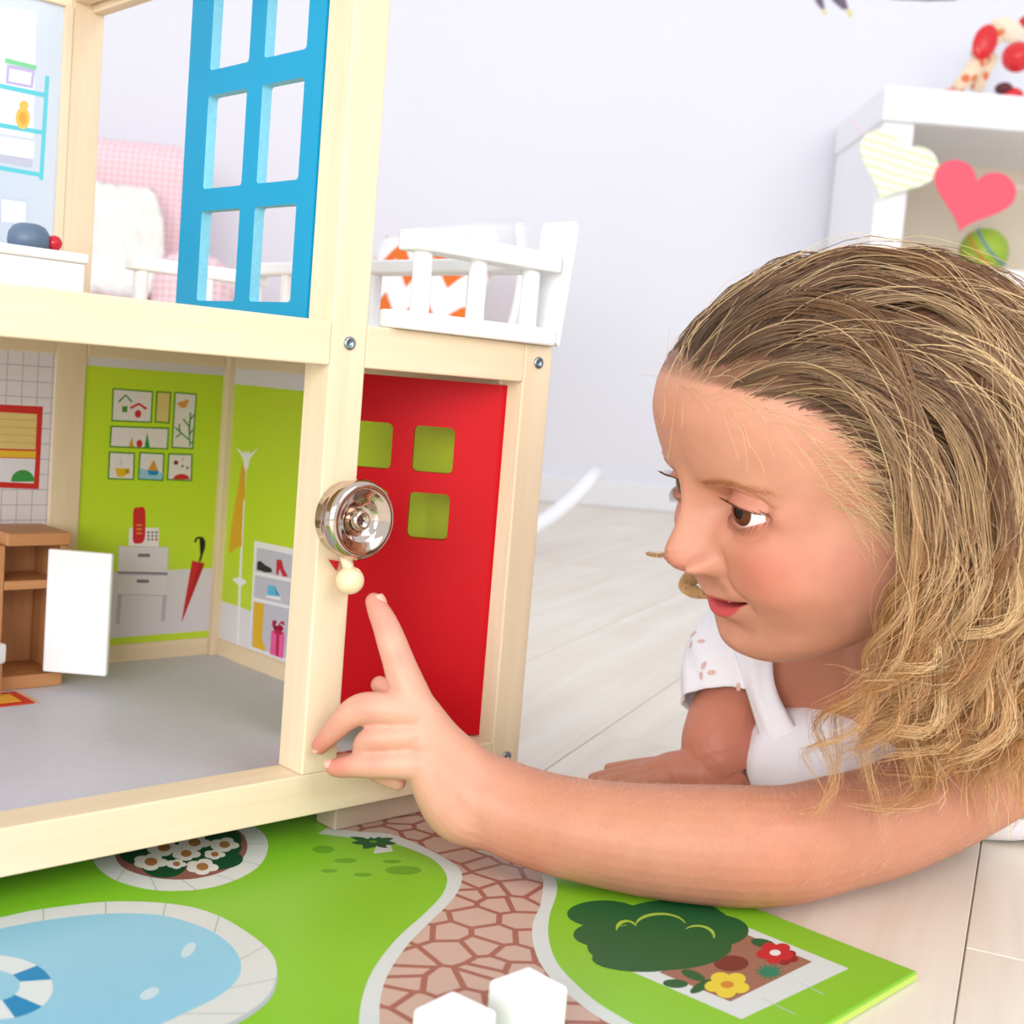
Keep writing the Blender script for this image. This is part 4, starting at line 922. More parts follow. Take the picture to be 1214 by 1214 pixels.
# --- body: tapered limbs grown together into one skin
def tube_into(bm, rows, n=20, sub=6, flatten=None):
    """rows of (x, y, z, r) in metres -> closed round-ended tube"""
    R = spline(rows, (len(rows) - 1) * sub + 1)
    P = R[:, :3]; rad = R[:, 3]
    d0 = P[0] - P[1]; d0 = d0 / np.linalg.norm(d0); d1 = P[-1] - P[-2]; d1 = d1 / np.linalg.norm(d1)
    pts, rs = [], []
    for a in (1.35, 1.05, .7, .35): pts.append(P[0] + d0 * rad[0] * math.sin(a)); rs.append(rad[0] * math.cos(a))
    pts += list(P); rs += list(rad)
    for a in (.35, .7, 1.05, 1.35): pts.append(P[-1] + d1 * rad[-1] * math.sin(a)); rs.append(rad[-1] * math.cos(a))
    tube_mesh(bm, pts, rs, n)
def px_rows(rows): return [(*dep(x, y, d), r * d / F_PX) for x, y, d, r in rows]
bm = bmesh.new()
NEAR_ARM = [(578, 948, .610, 54), (610, 962, .607, 56), (650, 975, .603, 58), (700, 986, .598, 61), (770, 996, .594, 66), (840, 1001, .592, 70), (895, 1003, .592, 71), (940, 1000, .597, 69), (990, 988, .610, 67), (1050, 972, .630, 66), (1120, 940, .655, 66), (1200, 895, .68, 66), (1265, 865, .70, 66)]
tube_into(bm, px_rows(NEAR_ARM), 28)
FINGERS = {
 'index': [(493, 836, .602, 23), (480, 806, .603, 21.5), (471, 780, .604, 19), (464, 760, .605, 17.8), (457, 741, .606, 16), (449, 724, .608, 13.8), (443.5, 713, .609, 11)],
 'middle': [(500, 846, .601, 21), (465, 841, .599, 20), (432, 840, .600, 19.5), (413, 849, .602, 17), (399, 863, .605, 14), (387, 876, .608, 12), (379, 885, .610, 10)],
 'ring': [(503, 870, .600, 21), (468, 874, .598, 16.5), (438, 878, .599, 15.5), (432, 892, .606, 14), (440, 910, .613, 12), (456, 921, .616, 11), (472, 928, .616, 9.5)],
 'little': [(505, 905, .599, 22), (468, 906, .598, 18), (440, 907, .598, 16), (418, 908, .600, 14), (404, 910, .602, 12.5), (397, 910, .603, 11)],
 'thumb': [(540, 905, .625, 24), (505, 860, .632, 19), (475, 830, .634, 15), (458, 817, .634, 12.5), (450, 812, .634, 11)],
}
for k, r in FINGERS.items(): tube_into(bm, px_rows(r), 18)
for r in ([(496, 840, .602, 23), (525, 885, .605, 30), (562, 926, .609, 41), (590, 952, .610, 53)], [(502, 858, .601, 22), (530, 900, .605, 32), (560, 935, .608, 44)], [(503, 880, .600, 22), (530, 915, .604, 33), (562, 945, .607, 46)],
          [(504, 905, .599, 24), (522, 938, .602, 32), (545, 957, .606, 42), (585, 957, .609, 54)], [(540, 905, .618, 30), (565, 935, .615, 42)]):
    tube_into(bm, px_rows(r), 20)
FAR_ARM = [(890, 790, .78, 46), (872, 825, .77, 43), (856, 860, .758, 43), (852, 890, .752, 44), (862, 912, .752, 38), (830, 916, .748, 30), (795, 914, .75, 23), (768, 917, .752, 15)]
tube_into(bm, px_rows(FAR_ARM), 22)
for r in ([(785, 912, .752, 15), (750, 914, .755, 9), (715, 919, .755, 6.5), (702, 922, .755, 5.5)], [(785, 918, .748, 14), (748, 921, .748, 8), (712, 926, .748, 6)], [(785, 908, .758, 13), (752, 908, .762, 8.5), (722, 911, .763, 6.5)], [(790, 922, .742, 12), (760, 927, .742, 8), (735, 930, .742, 6)]):
    tube_into(bm, px_rows(r), 12)
TC = np.array([.245, .722, .066]); TA = np.array([.93, .36, -.03]); TA /= np.linalg.norm(TA)
# torso and shoulders under the dress, neck up into the head
tube_into(bm, [(*(TC + TA * .015), .050), (*(TC + TA * .06), .058), (*(TC + TA * .18), .055), (*(TC + TA * .30), .055)], 24)
sh_n, sh_f = dep(1230, 880, .69), dep(890, 800, .78)
tube_into(bm, [(*sh_f, .026), (*(sh_f * .6 + TC * .4 + [0, 0, .012]), .036), (*(TC + [0, 0, .02]), .046), (*(sh_n * .55 + TC * .45 + [0, 0, .012]), .04), (*sh_n, .03)], 24)
nb = h2w((0, -2.6, -5.5))
tube_into(bm, [(*(TC + [-.015, -.01, .025]), .044), (*(TC * .6 + nb * .4), .034), (*(TC * .25 + nb * .75), .032), (*nb, .034)], 24)
tmp = bpy.data.meshes.new('tmp_body'); bm.to_mesh(tmp); bm.free()
tob = bpy.data.objects.new('tmp_body', tmp); COL.objects.link(tob)
m1 = tob.modifiers.new('remesh', 'REMESH'); m1.mode = 'VOXEL'; m1.voxel_size = .0011
m2 = tob.modifiers.new('smooth', 'SMOOTH'); m2.iterations = 3; m2.factor = .5
dg = bpy.context.evaluated_depsgraph_get(); ev = tob.evaluated_get(dg).to_mesh()
BV = np.empty(len(ev.vertices) * 3); ev.vertices.foreach_get('co', BV); BV = BV.reshape(-1, 3)
BF = np.empty(len(ev.polygons) * 4, int); ev.polygons.foreach_get('vertices', BF); BF = BF.reshape(-1, 4)
tob.evaluated_get(dg).to_mesh_clear(); bpy.data.objects.remove(tob); bpy.data.meshes.remove(tmp)
# finger creases and nail beds are part of the hand's surface
rest = np.where(((BV[:, :2] - BC[:2]) @ _bu[:2] < .002) & ((BV[:, :2] - BC[:2]) @ _bv[:2] > -.002), ZB + .0006, .0006)   # the arm rests on board and floor
BV[:, 2] = np.maximum(BV[:, 2], rest)
BT = np.tile(np.array(rgb(198, 138, 110)[:3]), (len(BV), 1)); BT = mixc(BT, np.array(rgb(222, 168, 146)[:3]), np.clip((-BV[:, 0] + .02) / .06, 0, 1))
def near(P, r): return np.exp(-(np.linalg.norm(BV - np.asarray(P), axis=1) / r) ** 2)
for p, r, w in ((dep(449, 712, .607), .010, .5), (dep(378, 884, .609), .010, .6), (dep(396, 910, .602), .010, .5), (dep(925, 1040, .58), .03, .25), (dep(860, 880, .745), .05, .4)): BT = mixc(BT, BLUSH, w * near(p, r))
for k in FINGERS:
    for i in (2, 4):
        x, y, d, r = FINGERS[k][i]; BT = mixc(BT, BLUSH, .25 * near(dep(x, y, d - .006), .006))
nv = len(HW)
verts = np.vstack([HW, BV]); tint = np.vstack([HTINT, BT])
faces = [tuple(map(int, f)) for f in HF] + HT + [tuple(int(i) + nv for i in f) for f in BF]
me = bpy.data.meshes.new('person'); me.from_pydata(verts.tolist(), [], faces); me.update()
at = me.attributes.new('tint', 'FLOAT_COLOR', 'POINT'); at.data.foreach_set('color', np.hstack([tint, np.ones((len(tint), 1))]).ravel().astype(np.float32))
girl = link('person', me, SKIN, None, True)
bmx = bmesh.new(); bmx.from_mesh(me); bmesh.ops.recalc_face_normals(bmx, faces=bmx.faces); bmx.to_mesh(me); bmx.free()
tag(girl, 'young girl in white dress lying on the floor, pointing at the bell', 'person')

# fingernails
def nail(tip, back, toward, w, l):
    """small curved plate on the back of a fingertip"""
    tip, back, toward = (np.array(v, float) for v in (tip, back, toward)); d = tip - back; d /= np.linalg.norm(d)
    n = toward - d * (toward @ d); n /= np.linalg.norm(n); s = np.cross(d, n)
    bm = bmesh.new(); g = []
    for i in range(7):
        row = []
        for j in range(7):
            a = -1 + 2 * i / 6; b = -1 + 2 * j / 6; ww = w * math.sqrt(max(0, 1 - .55 * max(0, b) ** 2 - .35 * max(0, -b) ** 3))
            row.append(bm.verts.new(tip + d * (b * l) + s * (a * ww) + n * (-(a * a) * w * .45 - .12 * l * b * b)))
        g.append(row)
    for i in range(6):
        for j in range(6): bm.faces.new((g[i][j], g[i + 1][j], g[i + 1][j + 1], g[i][j + 1]))
    from_bm('fingernail', bm, mat('nail', rgb(224, 166, 148), .3), girl, True)
def pxn(t, b, off, w, l, tw):
    T, B = dep(*t), dep(*b); n = np.array(tw, float); n /= np.linalg.norm(n)
    nail(T + n * off, B, n, w, l)
cv = -ray(607, 607)
pxn((450, 714, .609), (463, 740, .606), .0036, .0026, .0036, tuple(cv + np.array([.5, 0, .25])))
pxn((380, 885, .609), (398, 858, .605), .0028, .0022, .003, tuple(cv + np.array([-.9, 0, .1])))
pxn((395, 908, .603), (418, 908, .600), .0034, .0023, .0028, tuple(cv * .8 + np.array([-.4, 0, .6])))

# --- eyes
_c = h2w(EYE * np.array([-1, 1, 1])); _r = ER * HSC / 100
_q = CM @ (_c - CAMP); _t = np.array([(875 - 607) / F_PX, (608 - 607) / F_PX]) * (_q[2] - .008); _l = (_t - _q[:2]) / _r
_g = CM.T @ np.array([_l[0], _l[1], -math.sqrt(max(.05, 1 - _l @ _l))])
for sx in (-1, 1):
    c = h2w(EYE * np.array([sx, 1, 1]) - (np.array([.12, .1, 0]) if sx > 0 else 0)); g = _g / np.linalg.norm(_g)
    bm = bmesh.new(); bmesh.ops.create_uvsphere(bm, u_segments=48, v_segments=40, radius=1.0)
    for f in bm.faces:
        cz = f.calc_center_median().normalized().z
        f.material_index = 0 if cz < math.cos(.57) else (1 if cz < math.cos(.27) else 2)
    r = ER * .97 * HSC / 100
    for v in bm.verts:
        v.co = v.co * r
        if v.co.z > r * .86: v.co *= 1.0 + .02
    e = from_bm('eye', bm, [mat('sclera', rgb(236, 232, 234), .12), mat('iris_brown', rgb(92, 46, 26), .1), mat('pupil', rgb(10, 8, 8), .05)], girl, True)
    e.rotation_euler = Vector(g).to_track_quat('Z', 'Y').to_euler(); e.location = tuple(c)
# teeth behind the parted lips
for k in range(3):
    x = -.85 + .62 * k
    bm = bmesh.new(); bm_box(bm, (-.0031, -.001, -.0032), (.0027, .001, .0024), .0008, 2)
    t = from_bm('tooth', bm, mat('tooth', rgb(248, 244, 236), .15), girl); t.location = tuple(h2w((x, 7.35 - .12 * x * x, -4.90 + .08 * x * x))); t.rotation_euler = Matrix(HR.tolist()).to_euler()
# lashes
bm = bmesh.new()
for sx in (-1, 1):
    for up_, cnt in ((1, 26), (-1, 18)):
        for k in range(cnt):
            ue = (k + .5) / cnt; t = -1.45 + 2.95 * ue
            lu = EYE[2] - .12 + .62 * math.sin(PI * ue ** .85) ** .8 + .06 * (ue - .5) if up_ == 1 else EYE[2] - .12 - .40 * math.sin(PI * ue ** 1.1) ** .9
            x = sx * (EYE[0] + t); dz = lu - EYE[2]
            y = EYE[1] + math.sqrt(max(ER ** 2 - (t * .92) ** 2 - (dz * .95) ** 2, .02)) + .08
            L = (.55 if up_ == 1 else .3) * (.7 + .5 * ue) * random.uniform(.8, 1.1)
            out = np.array([sx * (.5 * (ue - .3)), .9, .35 * up_])
            pts = [h2w(np.array([x, y, lu]) + out * L * q + np.array([0, 0, up_ * .35 * L * q * q])) for q in (0, .35, .7, 1.0)]
            tube_mesh(bm, pts, [.00022, .0002, .00014, .00006], 4)
tag(from_bm('eyelashes', bm, mat('lash', rgb(96, 50, 34), .5), girl), kind='stuff')
# brow hairs
bm = bmesh.new()
for sx in (-1, 1):
    for k in range(90):
        q = random.random(); axx = 1.2 + 3.5 * q; zb = .62 + .30 * math.sin(PI * (axx - 1.2) / 3.6) - .12 * max(0, axx - 3.4) + random.gauss(0, .10)
        i = np.argmin((HV[:, 0] - sx * axx) ** 2 + (HV[:, 2] - zb) ** 2 + np.where(HV[:, 1] < 3, 99, 0)); p = HV[i]
        d = np.array([sx * .8, -.25 * (axx / 3), .25 - .25 * q]); L = random.uniform(.35, .6)
        tube_mesh(bm, [h2w(p + d * L * s_ + np.array([0, .03 + .05 * math.sin(PI * s_), 0])) for s_ in (0, .5, 1)], [.00012, .0001, .00004], 3)
tag(from_bm('eyebrows', bm, mat('brow_hair', rgb(176, 118, 70), .5), girl), kind='stuff')

# --- dress
def cloth_mat():
    m = mat('white_cotton', rgb(240, 238, 244), .85, bump=.5, nscale=260)
    return m
CLOTH = cloth_mat()
def shell(name, rows, parent, n=40, sub=6, flat_z=None, ruffle=0.0, hem=0):
    """open cloth tube through rows of (x, y, z, r)"""
    R = spline(rows, (len(rows) - 1) * sub + 1); bm = bmesh.new(); rings = []
    for i in range(len(R)):
        p = R[i, :3]; d = R[min(i + 1, len(R) - 1), :3] - R[max(i - 1, 0), :3]; d /= np.linalg.norm(d)
        a = np.array([0, 0, 1.]) - d * d[2]; a /= np.linalg.norm(a); b = np.cross(d, a); ring = []
        for k in range(n):
            th = 2 * PI * k / n; rr = R[i, 3] * (1 + ruffle * (.5 * math.sin(7 * th + .5 * i) + .5 * math.sin(11 * th)) * (.3 + i / len(R)))
            v = p + a * rr * math.cos(th) + b * rr * math.sin(th)
            if flat_z is not None: v[2] = max(v[2], flat_z + .0015 * math.sin(9 * th + i))
            ring.append(bm.verts.new(v))
        rings.append(ring)
    for A, B in zip(rings, rings[1:]):
        for k in range(n): bm.faces.new((A[k], A[(k + 1) % n], B[(k + 1) % n], B[k]))
    o = from_bm(name, bm, CLOTH, parent, True)
    md = o.modifiers.new('thickness', 'SOLIDIFY'); md.thickness = .0012; md.offset = 1
    return o
dress = shell('dress', [(*(TC + TA * .012), .066), (*(TC + TA * .04), .072), (*(TC + TA * .12), .074), (*(TC + TA * .22), .074), (*(TC + TA * .34), .078)], girl, 60, 8, .002, .03)
shell('sleeve', px_rows([(925, 735, .80, 40), (893, 752, .79, 52), (868, 785, .777, 55), (866, 834, .765, 56)]), dress, 48, 8, None, .04)
shell('sleeve', px_rows([(1290, 840, .715, 80), (1235, 862, .70, 80), (1180, 895, .68, 76)]), dress, 48, 8, None, .04)
# front yoke between the far sleeve and the open neckline
bm = bmesh.new(); L_ = spline([(*dep(870, 765, .752),), (*dep(888, 820, .742),), (*dep(902, 870, .735),), (*dep(907, 910, .730),), (*dep(906, 950, .722),)], 24); R_ = spline([(*dep(915, 765, .738),), (*dep(920, 820, .728),), (*dep(948, 870, .722),), (*dep(990, 912, .715),), (*dep(1040, 955, .705),)], 24)
g = []
for i in range(24):
    g.append([bm.verts.new(L_[i] * (1 - t) + R_[i] * t + np.array([-.003, -.004, 0]) * math.sin(PI * t) + np.array([0, -.0012, 0]) * math.sin(t * 14 + i * .2)) for t in np.linspace(0, 1, 10)])
for i in range(23):
    for j in range(9): bm.faces.new((g[i][j], g[i + 1][j], g[i + 1][j + 1], g[i][j + 1]))
yk = from_bm('yoke', bm, CLOTH, dress, True); md = yk.modifiers.new('thickness', 'SOLIDIFY'); md.thickness = .002

# eyelet embroidery on the far sleeve
from mathutils.bvhtree import BVHTree
_sl = [o for o in dress.children if o.name.startswith('sleeve')][0]
_tree = BVHTree.FromPolygons([v.co.copy() for v in _sl.data.vertices], [tuple(p.vertices) for p in _sl.data.polygons])
for cx, cy in ((838, 796), (876, 822), (826, 760)):
    for a in (.3, 2.3, 4.4):
        x, y = cx + 6.5 * math.cos(a), cy + 7 * math.sin(a); hitp = _tree.ray_cast(Vector(CAMP), Vector(ray(x, y)).normalized())
        if hitp[0] is None: continue
        n = hitp[1] if hitp[1].dot(Vector(ray(x, y))) < 0 else -hitp[1]
        bm = bmesh.new(); bmesh.ops.create_circle(bm, cap_ends=True, segments=14, radius=1.0)
        o = from_bm('eyelet', bm, mat('eyelet_skin', rgb(222, 184, 174), .7), _sl); o.scale = (.0026, .0015, 1)
        o.rotation_euler = n.to_track_quat('Z', 'Y').to_euler(); o.rotation_euler.rotate_axis('Z', a); o.location = hitp[0] + n * .0016

# gathered bodice under the chest
bm = bmesh.new(); bmesh.ops.create_uvsphere(bm, u_segments=40, v_segments=24, radius=1.0); _bc = dep(985, 905, .745)
for v in bm.verts:
    th = math.atan2(v.co.y, v.co.x); k = 1 + .03 * math.sin(13 * th)
    v.co = Vector((_bc[0] + v.co.x * .052 * k, _bc[1] + v.co.y * .045 * k, max(.003, _bc[2] + v.co.z * .036)))
from_bm('bodice', bm, CLOTH, dress, True)

# --- hair: locks grown from the scalp, swept back and falling past the cheek
gdir = HR.T @ np.array([0, 0, -1.]); gdir /= np.linalg.norm(gdir)
EC = np.array([0, -.5, .2]); ERD = np.array([7.0, 8.9, 7.4])
hr = np.random.default_rng(11)
def hairline(z): return np.interp(z, [-5, -3.5, -2, 0, 2, 3.3, 4.0, 4.6, 5.2, 9], [-2, .5, 2.3, 3.2, 3.8, 4.6, 5.6, 6.9, 8.5, 9])
def sample_roots(n):
    out = []
    while len(out) < n:
        i = hr.integers(0, (NZ - 1) * NP, 4 * n); P = HV[i]
        ok = (P[:, 1] < hairline(P[:, 2])) & (P[:, 2] > -4.8 + .25 * np.clip(P[:, 1], -9, 0)) & (P[:, 2] > np.where(P[:, 1] < -2, -4.5, -2.2))
        # even out the vertex density
        w = np.clip(.25 + .75 * (np.abs(P[:, 2]) > 1.2) + (P[:, 1] < 2) * .4, 0, 1)
        ok &= hr.random(len(P)) < w
        out += list(P[ok])
    return np.array(out[:n])
NPT = 30
def grow(root, lift, layer, zend, sway):
    e = (root - EC) / ERD; nrm = e / ERD; nrm /= np.linalg.norm(nrm)
    p = root + nrm * .1; side = math.tanh(root[0] / 3.5)
    frontness = np.clip((root[1] + 1) / 7, 0, 1); topness = np.clip((root[2] - 2) / 5, 0, 1)
    back = np.array([side * (.30 + .2 * (1 - topness)), -1.0, -.35 + .5 * topness * frontness])
    d = back - nrm * (back @ nrm); d /= np.linalg.norm(d); d = d + nrm * lift; d /= np.linalg.norm(d)
    pull = float(np.clip((root[1] + 2) / 4, 0, 1)) if root[0] < 0 else 0.0
    pts = [root - nrm * .15, p.copy()]; s = 0; step = .8
    tau = 1.1 + 4.6 * topness ** 1.3 + 2.0 * frontness * topness
    for k in range(70):
        wb = math.exp(-s / tau)
        e = (p - EC) / (ERD + layer); rr = np.linalg.norm(e); n = e / (ERD + layer); n /= np.linalg.norm(n)
        want = back / np.linalg.norm(back) * wb + gdir * (1 - wb) * 1.1
        if rr < 1.12: want = want - n * min(0, want @ n) * 1.0
        if p[2] < -2.5:                                     # hang in towards the neck, fan out a little at the end
            want = want + np.array([-p[0] * .035, .30 * pull, 0]) + sway * .10
        d = d * .62 + want * .38; d /= np.linalg.norm(d); p = p + d * step; s += step
        e = (p - EC) / (ERD + layer); rr = np.linalg.norm(e)
        if rr < 1: p = EC + (e / rr) * (ERD + layer)
        yl = np.interp(p[2], [-14, -9, -5, -3, 1.5, 4], [8.5, 6.8, 4.6, 3.4, 3.6, 99])
        if root[0] > 0: yl = np.interp(p[2], [-20, -6, -1, 2, 4], [-6, -4.5, -1, 3, 99])
        if p[1] > yl: p[1] += (yl - p[1]) * .5
        pts.append(p.copy())
        if h2w(p)[2] < zend: break
    return np.array(pts)
def resample(P, n):
    l = np.concatenate([[0], np.cumsum(np.linalg.norm(np.diff(P, axis=0), axis=1))]); q = np.linspace(0, l[-1], n)
    return np.stack([np.interp(q, l, P[:, i]) for i in range(3)], -1), l[-1]
NG = 330
groots = sample_roots(NG); guides = []; gcol = hr.random(NG)
for r in groots:
    P = grow(r, (.05 + .15 * hr.random()), (.25 + 1.0 * hr.random()) * (1 - .6 * np.clip((r[2] - 2.5) / 4, 0, 1)), .050 + .065 * hr.random(), hr.normal(0, 1, 3) * np.array([1, 1.2, .3]))
    P, L = resample(P, NPT)
    t = np.linspace(0, 1, NPT); tl = t * L
    amp = np.clip((t - .35) / .65, 0, 1) ** 1.3 * hr.uniform(.5, 1.7); fr_ = 2 * PI / hr.uniform(3.6, 6.5); ph0 = hr.uniform(0, 2 * PI)
    d = np.gradient(P, axis=0); d /= np.linalg.norm(d, axis=1)[:, None]
    a = np.cross(d, np.array([.3, 1., .2])); a /= np.linalg.norm(a, axis=1)[:, None]; b = np.cross(d, a)
    P = P + (a * np.cos(fr_ * tl + ph0)[:, None] + b * np.sin(fr_ * tl + ph0)[:, None]) * amp[:, None]
    if r[0] < 1 and hr.random() < .75:                     # curl at the end of the lock
        q = np.clip((t - .70) / .30, 0, 1); a2 = q ** .8 * hr.uniform(.7, 1.5); w2 = 2 * PI / hr.uniform(4.5, 6.5) * hr.choice([-1, 1])
        ax_ = np.array([0, 1., 0]) * .9 + hr.normal(0, .25, 3); c1_ = np.cross(ax_, gdir); c1_ /= np.linalg.norm(c1_); c2_ = np.cross(c1_, gdir * .5 + ax_ * .8); c2_ /= np.linalg.norm(c2_)
        P = P + (c2_[None, :] * np.sin(w2 * tl + ph0)[:, None] + HR.T @ np.array([0, 0, 1.]) * (np.cos(w2 * tl + ph0)[:, None] * .6)) * a2[:, None]
    guides.append(P)
guides = np.array(guides)
NS = 11000
roots = sample_roots(NS)
near_g = np.array([np.argmin(((groots - r) ** 2).sum(1)) for r in roots])
t = np.linspace(0, 1, NPT)[None, :, None]
off = (roots - groots[near_g])[:, None, :]
taper = 1 - .86 * np.clip(t * 1.6, 0, 1) ** .8
jit = hr.normal(0, 1, (NS, 1, 3)) * .11 * np.clip(t * 2.5, 0, 1) + np.cumsum(hr.normal(0, 1, (NS, NPT, 3)) * .011, axis=1)
frizz = hr.random(NS) < .08
jit[frizz] *= 3.0
S_h = guides[near_g] + off * taper + jit
# end strands at different lengths
cut = hr.uniform(.86, 1.0, NS)
for i in range(NS):
    q = np.linspace(0, cut[i], NPT) * (NPT - 1); k = np.minimum(q.astype(int), NPT - 2); f = (q - k)[:, None]
    S_h[i] = S_h[i][k] * (1 - f) + S_h[i][k + 1] * f
# keep strands out of the skull
e = (S_h - EC) / (ERD + .12); rr = np.linalg.norm(e, axis=2, keepdims=True)
S_h = np.where((rr < 1) & (np.arange(NPT)[None, :, None] > 0), EC + e / np.maximum(rr, .2) * (ERD + .12), S_h)
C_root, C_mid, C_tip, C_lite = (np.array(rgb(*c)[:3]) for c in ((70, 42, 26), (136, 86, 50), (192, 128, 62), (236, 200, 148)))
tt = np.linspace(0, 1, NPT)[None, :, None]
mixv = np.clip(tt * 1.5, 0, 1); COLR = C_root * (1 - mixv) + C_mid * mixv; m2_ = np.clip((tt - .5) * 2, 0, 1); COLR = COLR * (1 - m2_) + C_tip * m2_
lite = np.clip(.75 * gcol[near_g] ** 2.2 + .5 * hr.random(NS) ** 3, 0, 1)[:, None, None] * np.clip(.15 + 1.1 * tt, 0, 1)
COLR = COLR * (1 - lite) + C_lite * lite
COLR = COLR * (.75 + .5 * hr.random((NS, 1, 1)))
def strand_mesh(name, P, rad, col, parent):
    """P (S, N, 3) world, rad (S, N), col (S, N, 3) -> one mesh of three-sided hairs"""
    S_, N_ = P.shape[:2]; d = np.gradient(P, axis=1); d /= np.linalg.norm(d, axis=2, keepdims=True) + 1e-12
    a = np.cross(d, np.array([.31, .83, .46])); a /= np.linalg.norm(a, axis=2, keepdims=True) + 1e-12; b = np.cross(d, a)
    V = np.stack([P + (a * math.cos(q) + b * math.sin(q)) * rad[..., None] for q in (0, 2 * PI / 3, 4 * PI / 3)], 2)
    idx = np.arange(S_ * N_ * 3).reshape(S_, N_, 3); A, B = idx[:, :-1], idx[:, 1:]
    Fq = np.stack([A, np.roll(A, -1, 2), np.roll(B, -1, 2), B], -1).reshape(-1, 4)
    me = bpy.data.meshes.new(name); me.vertices.add(V.size // 3); me.vertices.foreach_set('co', V.ravel().astype(np.float32))
    me.loops.add(Fq.size); me.loops.foreach_set('vertex_index', Fq.ravel().astype(np.int32)); me.polygons.add(len(Fq)); me.polygons.foreach_set('loop_start', np.arange(0, Fq.size, 4, dtype=np.int32))
    me.polygons.foreach_set('use_smooth', np.ones(len(Fq), bool)); me.update(); me.validate()
    C4 = np.concatenate([np.repeat(col[:, :, None, :], 3, 2), np.ones((S_, N_, 3, 1))], -1)
    at = me.attributes.new('tint', 'FLOAT_COLOR', 'POINT'); at.data.foreach_set('color', C4.ravel().astype(np.float32))
    return link(name, me, HAIRM, parent)
HAIRM = bpy.data.materials.new('hair'); HAIRM.use_nodes = True
_nt = HAIRM.node_tree; _b = _nt.nodes['Principled BSDF']; _b.inputs['Roughness'].default_value = .38; _b.inputs['Specular IOR Level'].default_value = .6
_at = _nt.nodes.new('ShaderNodeAttribute'); _at.attribute_name = 'tint'; _nt.links.new(_at.outputs['Color'], _b.inputs['Base Color'])
radp = np.interp(np.linspace(0, 1, NPT), [0, .15, .8, 1], [.7, 1, .8, .25])[None, :] * hr.uniform(.00014, .00028, (NS, 1))
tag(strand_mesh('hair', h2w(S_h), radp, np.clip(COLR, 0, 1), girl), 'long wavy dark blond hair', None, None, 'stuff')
# fly-away hairs and the soft short hairs along the temple
NW = 420
wi = hr.integers(0, NS, NW); Wv = S_h[wi].copy(); tq = np.linspace(0, 1, NPT)[None, :, None]
ew = (Wv - EC); ew /= np.linalg.norm(ew, axis=2, keepdims=True)
ph = hr.uniform(0, 6, (NW, 1, 3)); fq = hr.uniform(4, 12, (NW, 1, 3))
Wv = Wv + ew * (hr.uniform(.3, 1.5, (NW, 1, 1)) * np.sin(PI * np.clip(tq * 1.1, 0, 1))) + np.sin(fq * tq + ph) * .55 * tq
tag(strand_mesh('flyaway_hair', h2w(Wv), np.full((NW, NPT), .00011), np.clip(np.tile(C_lite, (NW, NPT, 1)) * hr.uniform(.8, 1.15, (NW, 1, 1)), 0, 1), girl), None, None, None, 'stuff')
NB = 210; Bs = []
cand = HV[(HV[:, 0] < 1.0) & (HV[:, 1] > 0)]
dl = cand[:, 1] - hairline(cand[:, 2]); cand = cand[(dl > -.4) & (dl < 1.5) & (cand[:, 2] > -1.5) & (cand[:, 2] < 7)]
for i in range(NB):
    p = cand[hr.integers(0, len(cand))]; P = []; d = np.array([-.15, -.9, -.1 - .3 * hr.random()]) + hr.normal(0, .25, 3); L = hr.uniform(2.0, 4.2)
    q = p.copy()
    for k in range(12):
        e = (q - EC) / (ERD + .25); n = e / np.linalg.norm(e)
        d = d - n * min(0, d @ n); d = d / np.linalg.norm(d) + gdir * .06 + hr.normal(0, .05, 3); P.append(q.copy()); q = q + d / np.linalg.norm(d) * L / 11 + n * .02
    Bs.append(P)
Bs = np.array(Bs)
tag(strand_mesh('temple_hair', h2w(Bs), np.full((NB, 12), .00008), np.clip(np.tile(C_lite * .95, (NB, 12, 1)) * hr.uniform(.8, 1.1, (NB, 1, 1)), 0, 1), girl), None, None, None, 'stuff')

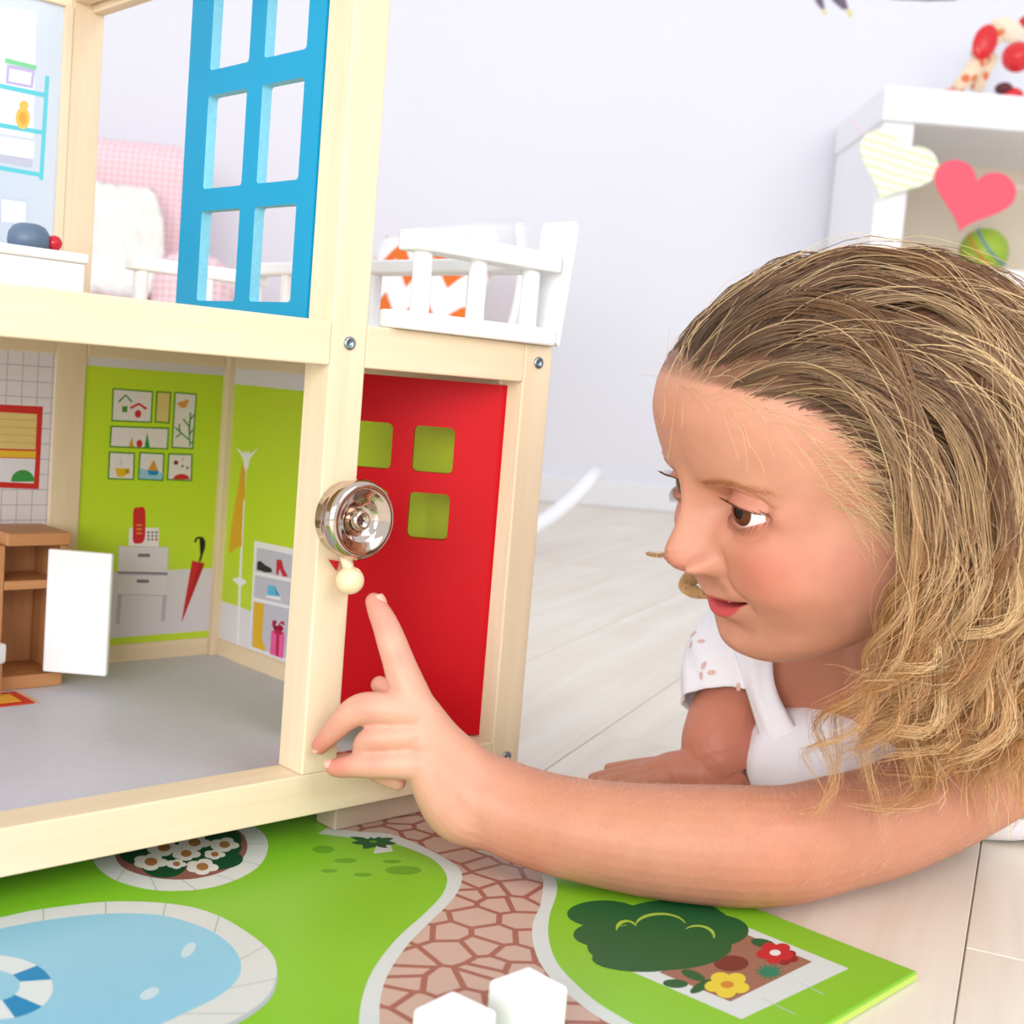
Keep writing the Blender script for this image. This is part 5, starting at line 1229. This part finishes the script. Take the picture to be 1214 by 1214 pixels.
# locks showing past the far cheek
for pts, sg in (([(850, 668), (822, 657), (803, 655), (782, 658), (767, 656)], 1.6), ([(842, 668), (820, 676), (808, 688), (808, 699), (820, 707), (842, 709)], 5.5)):
    base = spline([(*p, .0) for p in pts], 16)[:, :2]; K = 60 if sg < 3 else 220
    jj = hr.normal(0, sg, (K, 1, 2)) * np.linspace(1, .6, 16)[None, :, None] + hr.normal(0, .4, (K, 16, 2))
    scl = np.ones(K) if sg < 3 else hr.uniform(.1, 1, K); cen = np.array([824., 694.])
    if sg > 3: jj *= .35
    Pw = np.array([[dep(*((cen + (base[i] - cen) * scl[k] if sg > 3 else base[i]) + jj[k, i]), .705 + .004 * hr.random()) for i in range(16)] for k in range(K)])
    tag(strand_mesh('hair_lock', Pw, np.full((K, 16), .00014), np.clip(np.tile(C_tip * .35 + C_lite * .65, (K, 16, 1)) * hr.uniform(.8, 1.2, (K, 1, 1)), 0, 1), girl), None, None, None, 'stuff')

# fine down on the near forearm
fa = BV[(BV[:, 0] > .0) & (BV[:, 0] < .30) & (BV[:, 1] < .66)]; fi = hr.integers(0, len(fa), 6500); D0 = fa[fi]
axis_p = np.array([p[:3] for p in px_rows(NEAR_ARM)]); ai = np.argmin(((D0[:, None, :] - axis_p[None]) ** 2).sum(2), axis=1)
nn = D0 - axis_p[ai]; al = np.gradient(axis_p, axis=0)[ai]; al /= np.linalg.norm(al, axis=1, keepdims=True); nn -= al * (nn * al).sum(1, keepdims=True); nn /= np.linalg.norm(nn, axis=1, keepdims=True)
keep = nn[:, 2] > -.55; D0, nn, al = D0[keep], nn[keep], al[keep]; K = len(D0)
tg = al * hr.normal(.2, .4, (K, 1)) + np.cross(al, nn) * hr.normal(-.8, .3, (K, 1)); L = hr.uniform(.003, .0065, (K, 1))
Q = np.stack([D0 + (tg * q + nn * (.45 * q - .3 * q * q)) * L for q in (0, .33, .66, 1.0)], 1)
tag(strand_mesh('arm_down', Q, np.tile(np.array([[.00004, .00004, .000032, .00002]]), (K, 1)), np.tile(np.array(rgb(236, 198, 166)[:3]), (K, 4, 1)), girl), None, None, None, 'stuff')
